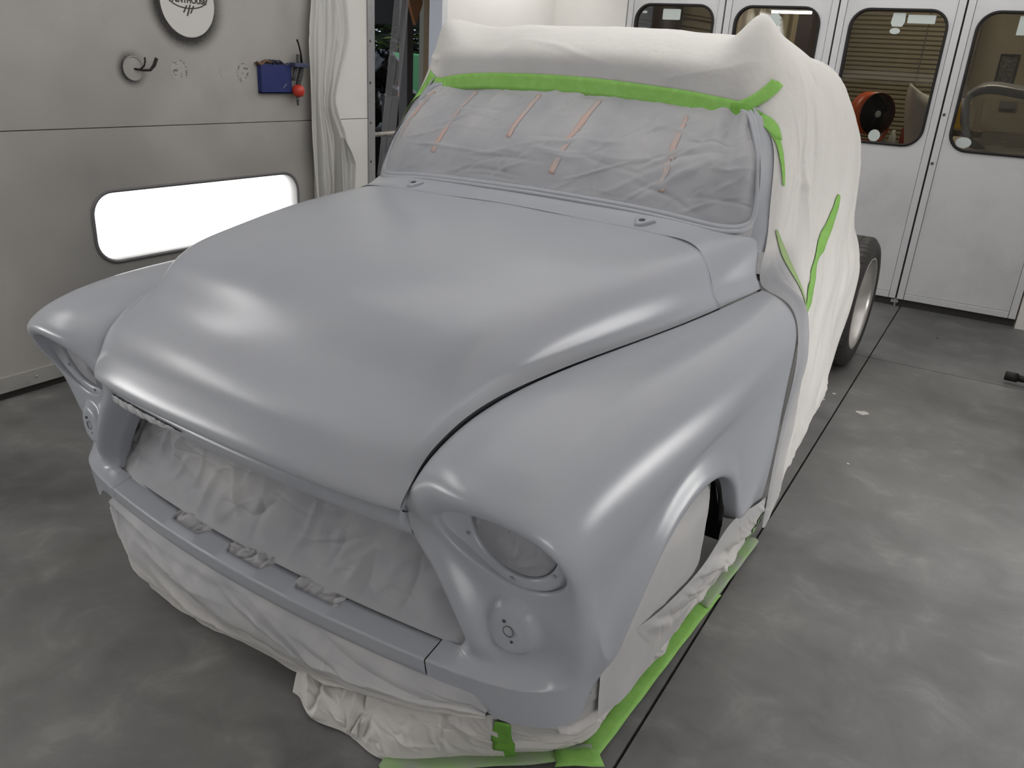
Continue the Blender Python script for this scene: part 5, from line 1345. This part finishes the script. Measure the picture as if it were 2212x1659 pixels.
# doorway frame
jm = empty('trim_1'); tag(jm, 'worn aluminium doorway frame in the left wall', None, None, 'structure')
MB().box(WX - .10, WX + .012, 4.192, 4.222, 0, 2.35).build('jamb', ALU, jm, bevel=.002)
MB().box(WX - .10, WX + .004, 4.226, 4.262, 0, 2.35).build('jamb', ALU, jm, bevel=.002)
for z in np.arange(.15, 2.3, .245): MB().lathe([(.008, 0), (.008, .003), (.004, .005)], (WX + .012, 4.207, z), 'X', 10).build('screw', mat('steel_dark', (.12, .11, .11), rough=.5, metal=.7), jm)
MB().box(WX - .10, WX + .012, 4.965, 5.03, 0, 2.35).build('jamb', DOORF, jm, bevel=.003)
MB().box(WX - .10, WX + .012, 4.19, 5.03, 2.30, 2.36).build('jamb_head', ALU, jm)
o = MB().tube([(WX - .02, 4.20, 1.05), (WX - .02, 5.00, 1.055)], .016, 12).build('barrier_bar', mat('bar_worn', (.36, .34, .31), rough=.5, metal=.4, noise=[(20, (.12, .09, .07), .58, .7, 5)]), None, True); tag(o, 'worn grey tube barring the doorway at waist height', 'bar')

# ------------------------------------------------------------------ yard seen through the doorway
YG = mat('yard_ground', (.07, .062, .055), rough=.9, noise=[(2, (.10, .09, .075), .4, .7, 5)])
o = MB().box(-20, WX - .12, 2, 22, -.2, -.02).build('floor_3', YG); tag(o, 'dark yard ground outside the doorway', None, None, 'structure')
DBR = mat('shed_brown', (.012, .009, .008), rough=.9)
o = MB().box(-5.6, WX - .14, 3.4, 6.8, 2.55, 2.75).build('porch_roof', DBR); tag(o, 'dark porch roof over the yard doorway', None, None, 'structure')
o = MB().box(-8.0, -5.4, 7.2, 7.6, 1.85, 2.75).build('porch_fascia', DBR); tag(o, 'dark brown fascia board above the yard view', 'board')
o = MB().box(-5.05, -4.95, 6.27, 6.36, 0, 2.55).build('porch_post', mat('post_grey', (.10, .085, .075), rough=.7), None, bevel=.006); tag(o, 'grey-brown porch post in front of the yard', 'post')
o = MB().box(-4.72, -4.62, 6.20, 6.30, 0, 2.55).build('timber_post', mat('timber', (.23, .15, .07), rough=.7), None, bevel=.006); tag(o, 'light timber post at the right edge of the doorway', 'post')
o = MB().prism([(5.62, 2.35), (5.98, 2.35), (5.99, 1.96), (5.90, 1.79)], -4.60, -4.57, 'X').build('orange_board', mat('orange_wood', (.26, .10, .03), rough=.6)); tag(o, 'orange brown board hanging in the top of the doorway', 'board')
# tree: trunk and many leaf cards bunched in the crown
tr_ = empty('garden_tree', (-11.0, 13.2, 0)); tag(tr_, 'leafy green tree lit by daylight beyond the doorway', 'tree')
MB().tube([(0, 0, 0), (.1, 0, 1.2), (0, .1, 2.4)], [.16, .13, .08], 10).build('trunk', mat('bark', (.06, .045, .03), rough=.9), tr_, True)
rl = random.Random(11)
for mi, (c, nlf) in enumerate((((.035, .070, .018), 2600), ((.26, .30, .08), 1100), ((.010, .020, .007), 2600))):
    V = []; F = []
    for _ in range(nlf):
        cpos = Vector((rl.gauss(0, .7), rl.gauss(0, 1.6), 2.1 + rl.gauss(0, .8)))
        s_ = rl.uniform(.06, .15); R = Matrix.Rotation(rl.uniform(0, 6.28), 3, 'Z') @ Matrix.Rotation(rl.uniform(-1.2, 1.2), 3, 'X')
        b0 = len(V)
        for p in ((-1, 0, 0), (0, -.45, .1), (1, 0, 0), (0, .45, .1)): V.append(cpos + R @ (Vector(p) * s_))
        F.append((b0, b0 + 1, b0 + 2, b0 + 3))
    o = obj('foliage', V, F, mat('leaf_%d' % mi, c, rough=.6), tr_, False); o['kind'] = 'stuff'
# green skip lid, black bags, cone
o = empty('green_skip', (-8.6, 10.6, 0)); tag(o, 'bright green vehicle body behind the black bags', 'vehicle')
GRN = mat('bright_green', (.02, .32, .06), rough=.35)
MB().prism([(-.9, .2), (.14, .2), (.16, 1.2), (.12, 1.56), (-.7, 1.58), (-.9, 1.4)], -.05, .9, 'X').build('body', GRN, o, bevel=.03)
MB().prism([(-.85, .4), (.06, .4), (.10, 1.15), (.06, 1.47), (-.66, 1.50), (-.85, 1.35)], -.062, -.052, 'X').build('side_window', mat('dark_window', (.012, .012, .012), rough=.15), o)
for k, (x, y, z, s_) in enumerate(((-6.0, 6.86, 1.03, .24), (-6.1, 7.48, 1.045, .25), (-6.0, 7.17, 1.40, .20))):
    uu, vv = np.meshgrid(np.linspace(0, 2 * math.pi, 40), np.linspace(.02, math.pi - .02, 24))
    rr = s_ * (1 + .10 * np.sin(uu * 5 + k) * np.sin(vv * 4) + .06 * np.sin(uu * 9 + vv * 7))
    o = surf('black_bag', np.stack([x + rr * np.sin(vv) * np.cos(uu), y + 1.1 * rr * np.sin(vv) * np.sin(uu), z + .9 * rr * np.cos(vv)], 2), mat('black_plastic', (.008, .008, .008), rough=.2, spec=.6)); tag(o, ['lower left shiny black plastic bag', 'lower right shiny black plastic bag', 'topmost shiny black plastic bag'][k] + ' on the yard crate', 'bag', 'black bags outside')
o = MB().box(-6.6, -5.6, 6.4, 7.9, 0, .78).build('yard_crate', mat('crate_dark', (.035, .03, .028), rough=.8), None, bevel=.02); tag(o, 'dark crate carrying the black bags', 'crate')
cn = empty('traffic_cone', (-5.35, 6.66, 1.16)); tag(cn, 'orange traffic cone with white band outside the doorway', 'cone')
MB().lathe([(.022, 0), (.020, .012), (.010, .155), (.006, .16)], (0, 0, 0), 'Z', 20).build('cone_body', ORG, cn, True)
MB().lathe([(.0180, .05), (.0150, .10)], (0, 0, 0), 'Z', 20).build('white_band', mat('band_white', (.6, .6, .58), rough=.5), cn, True)
o = MB().box(-5.45, -5.25, 6.5, 6.85, 0, 1.16).build('cone_plinth', MATS['crate_dark'], None, bevel=.01); tag(o, 'dark block the cone stands on', 'block')
pu, pv = np.meshgrid(np.linspace(0, 1, 30), np.linspace(0, 1, 40))
o = surf('clear_plastic_flap', np.stack([-4.0 + .05 * np.sin(pu * 8 + pv * 3), 5.02 - .26 * pv + .10 * pu, 2.55 - 1.85 * pv], 2), None)
m = bpy.data.materials.new('hazy_plastic'); m.use_nodes = True; b = m.node_tree.nodes['Principled BSDF']; b.inputs['Base Color'].default_value = (.32, .28, .24, 1); b.inputs['Alpha'].default_value = .22; b.inputs['Roughness'].default_value = .25
o.data.materials.append(m); tag(o, 'hazy clear plastic flap hanging just outside the doorway', 'plastic sheet')
ku, kv = np.meshgrid(np.linspace(0, 1, 20), np.linspace(0, 1, 30))
o = surf('tan_wrap', np.stack([-3.95 + .04 * np.sin(ku * 9), 4.42 + .18 * ku * (.3 + .9 * kv), 1.00 - .55 * kv + .03 * np.sin(ku * 12)], 2), mat('tan_plastic', (.36, .27, .17), rough=.4)); tag(o, 'tan plastic wrap low in the doorway', 'plastic sheet')
o = MB().prism([(4.30, 0), (4.48, 0), (4.44, .82), (4.33, .95)], -4.10, -4.02, 'X').build('rusty_sheet_metal', mat('rust_red', (.20, .05, .035), rough=.6)); tag(o, 'rusty red sheet metal standing low in the doorway', 'sheet metal')

# ------------------------------------------------------------------ small things on the floor
o = empty('jack_handle', (.30, 5.20, 0)); tag(o, 'black rod end lying on the floor at the right edge', 'tool')
MB().tube([(-.03, 0, .045), (.5, -.06, .055)], .020, 12).build('rod', mat('rod_black', (.016, .014, .014), rough=.5), o, True)
MB().tube([(-.045, 0.002, .045), (.02, -.005, .046)], .027, 12).build('grip', RUBBER, o, True)
MB().box(.36, .60, -.25, .12, .0, .06).build('base', BLK, o, bevel=.01)
ck = empty('floor_jack', (.62, 4.25, 0)); tag(ck, 'black low trolley just outside the right picture edge', 'trolley')
MB().box(-.16, .28, -.35, .35, .06, .14).build('deck', BLK, ck, bevel=.02)
for (x, y) in ((-.1, -.28), (-.1, .28), (.22, -.28), (.22, .28)):
    MB().lathe([(.04, -.015), (.04, .015)], (x, y, .04), 'X', 20).build('wheel', RUBBER, ck)
rp = random.Random(5)
FLK = mat('paint_flake', (.52, .50, .47), rough=.7)
for k, (x, y, s_) in enumerate(((-.345, 4.16, .030), (-.52, 4.35, .012), (-.55, 4.22, .010), (-.15, 5.9, .010), (-.30, 3.5, .007))):
    m_ = MB().prism([(x + s_ * (.6 + .6 * rp.random()) * math.cos(a), y + s_ * (.6 + .6 * rp.random()) * math.sin(a)) for a in np.linspace(0, 6.28, 9, endpoint=False)], .0005, .002, 'Z')
    o = m_.build('paper_scrap', FLK if k != 3 else BLK); tag(o, ['largest torn white scrap on the floor beside the truck', 'small white scrap nearest the floor joint', 'tiny white scrap next to the small one', 'tiny dark speck near the folding doors', 'tiniest pale scrap on the bare slab'][k], 'scrap', 'scraps on the floor')
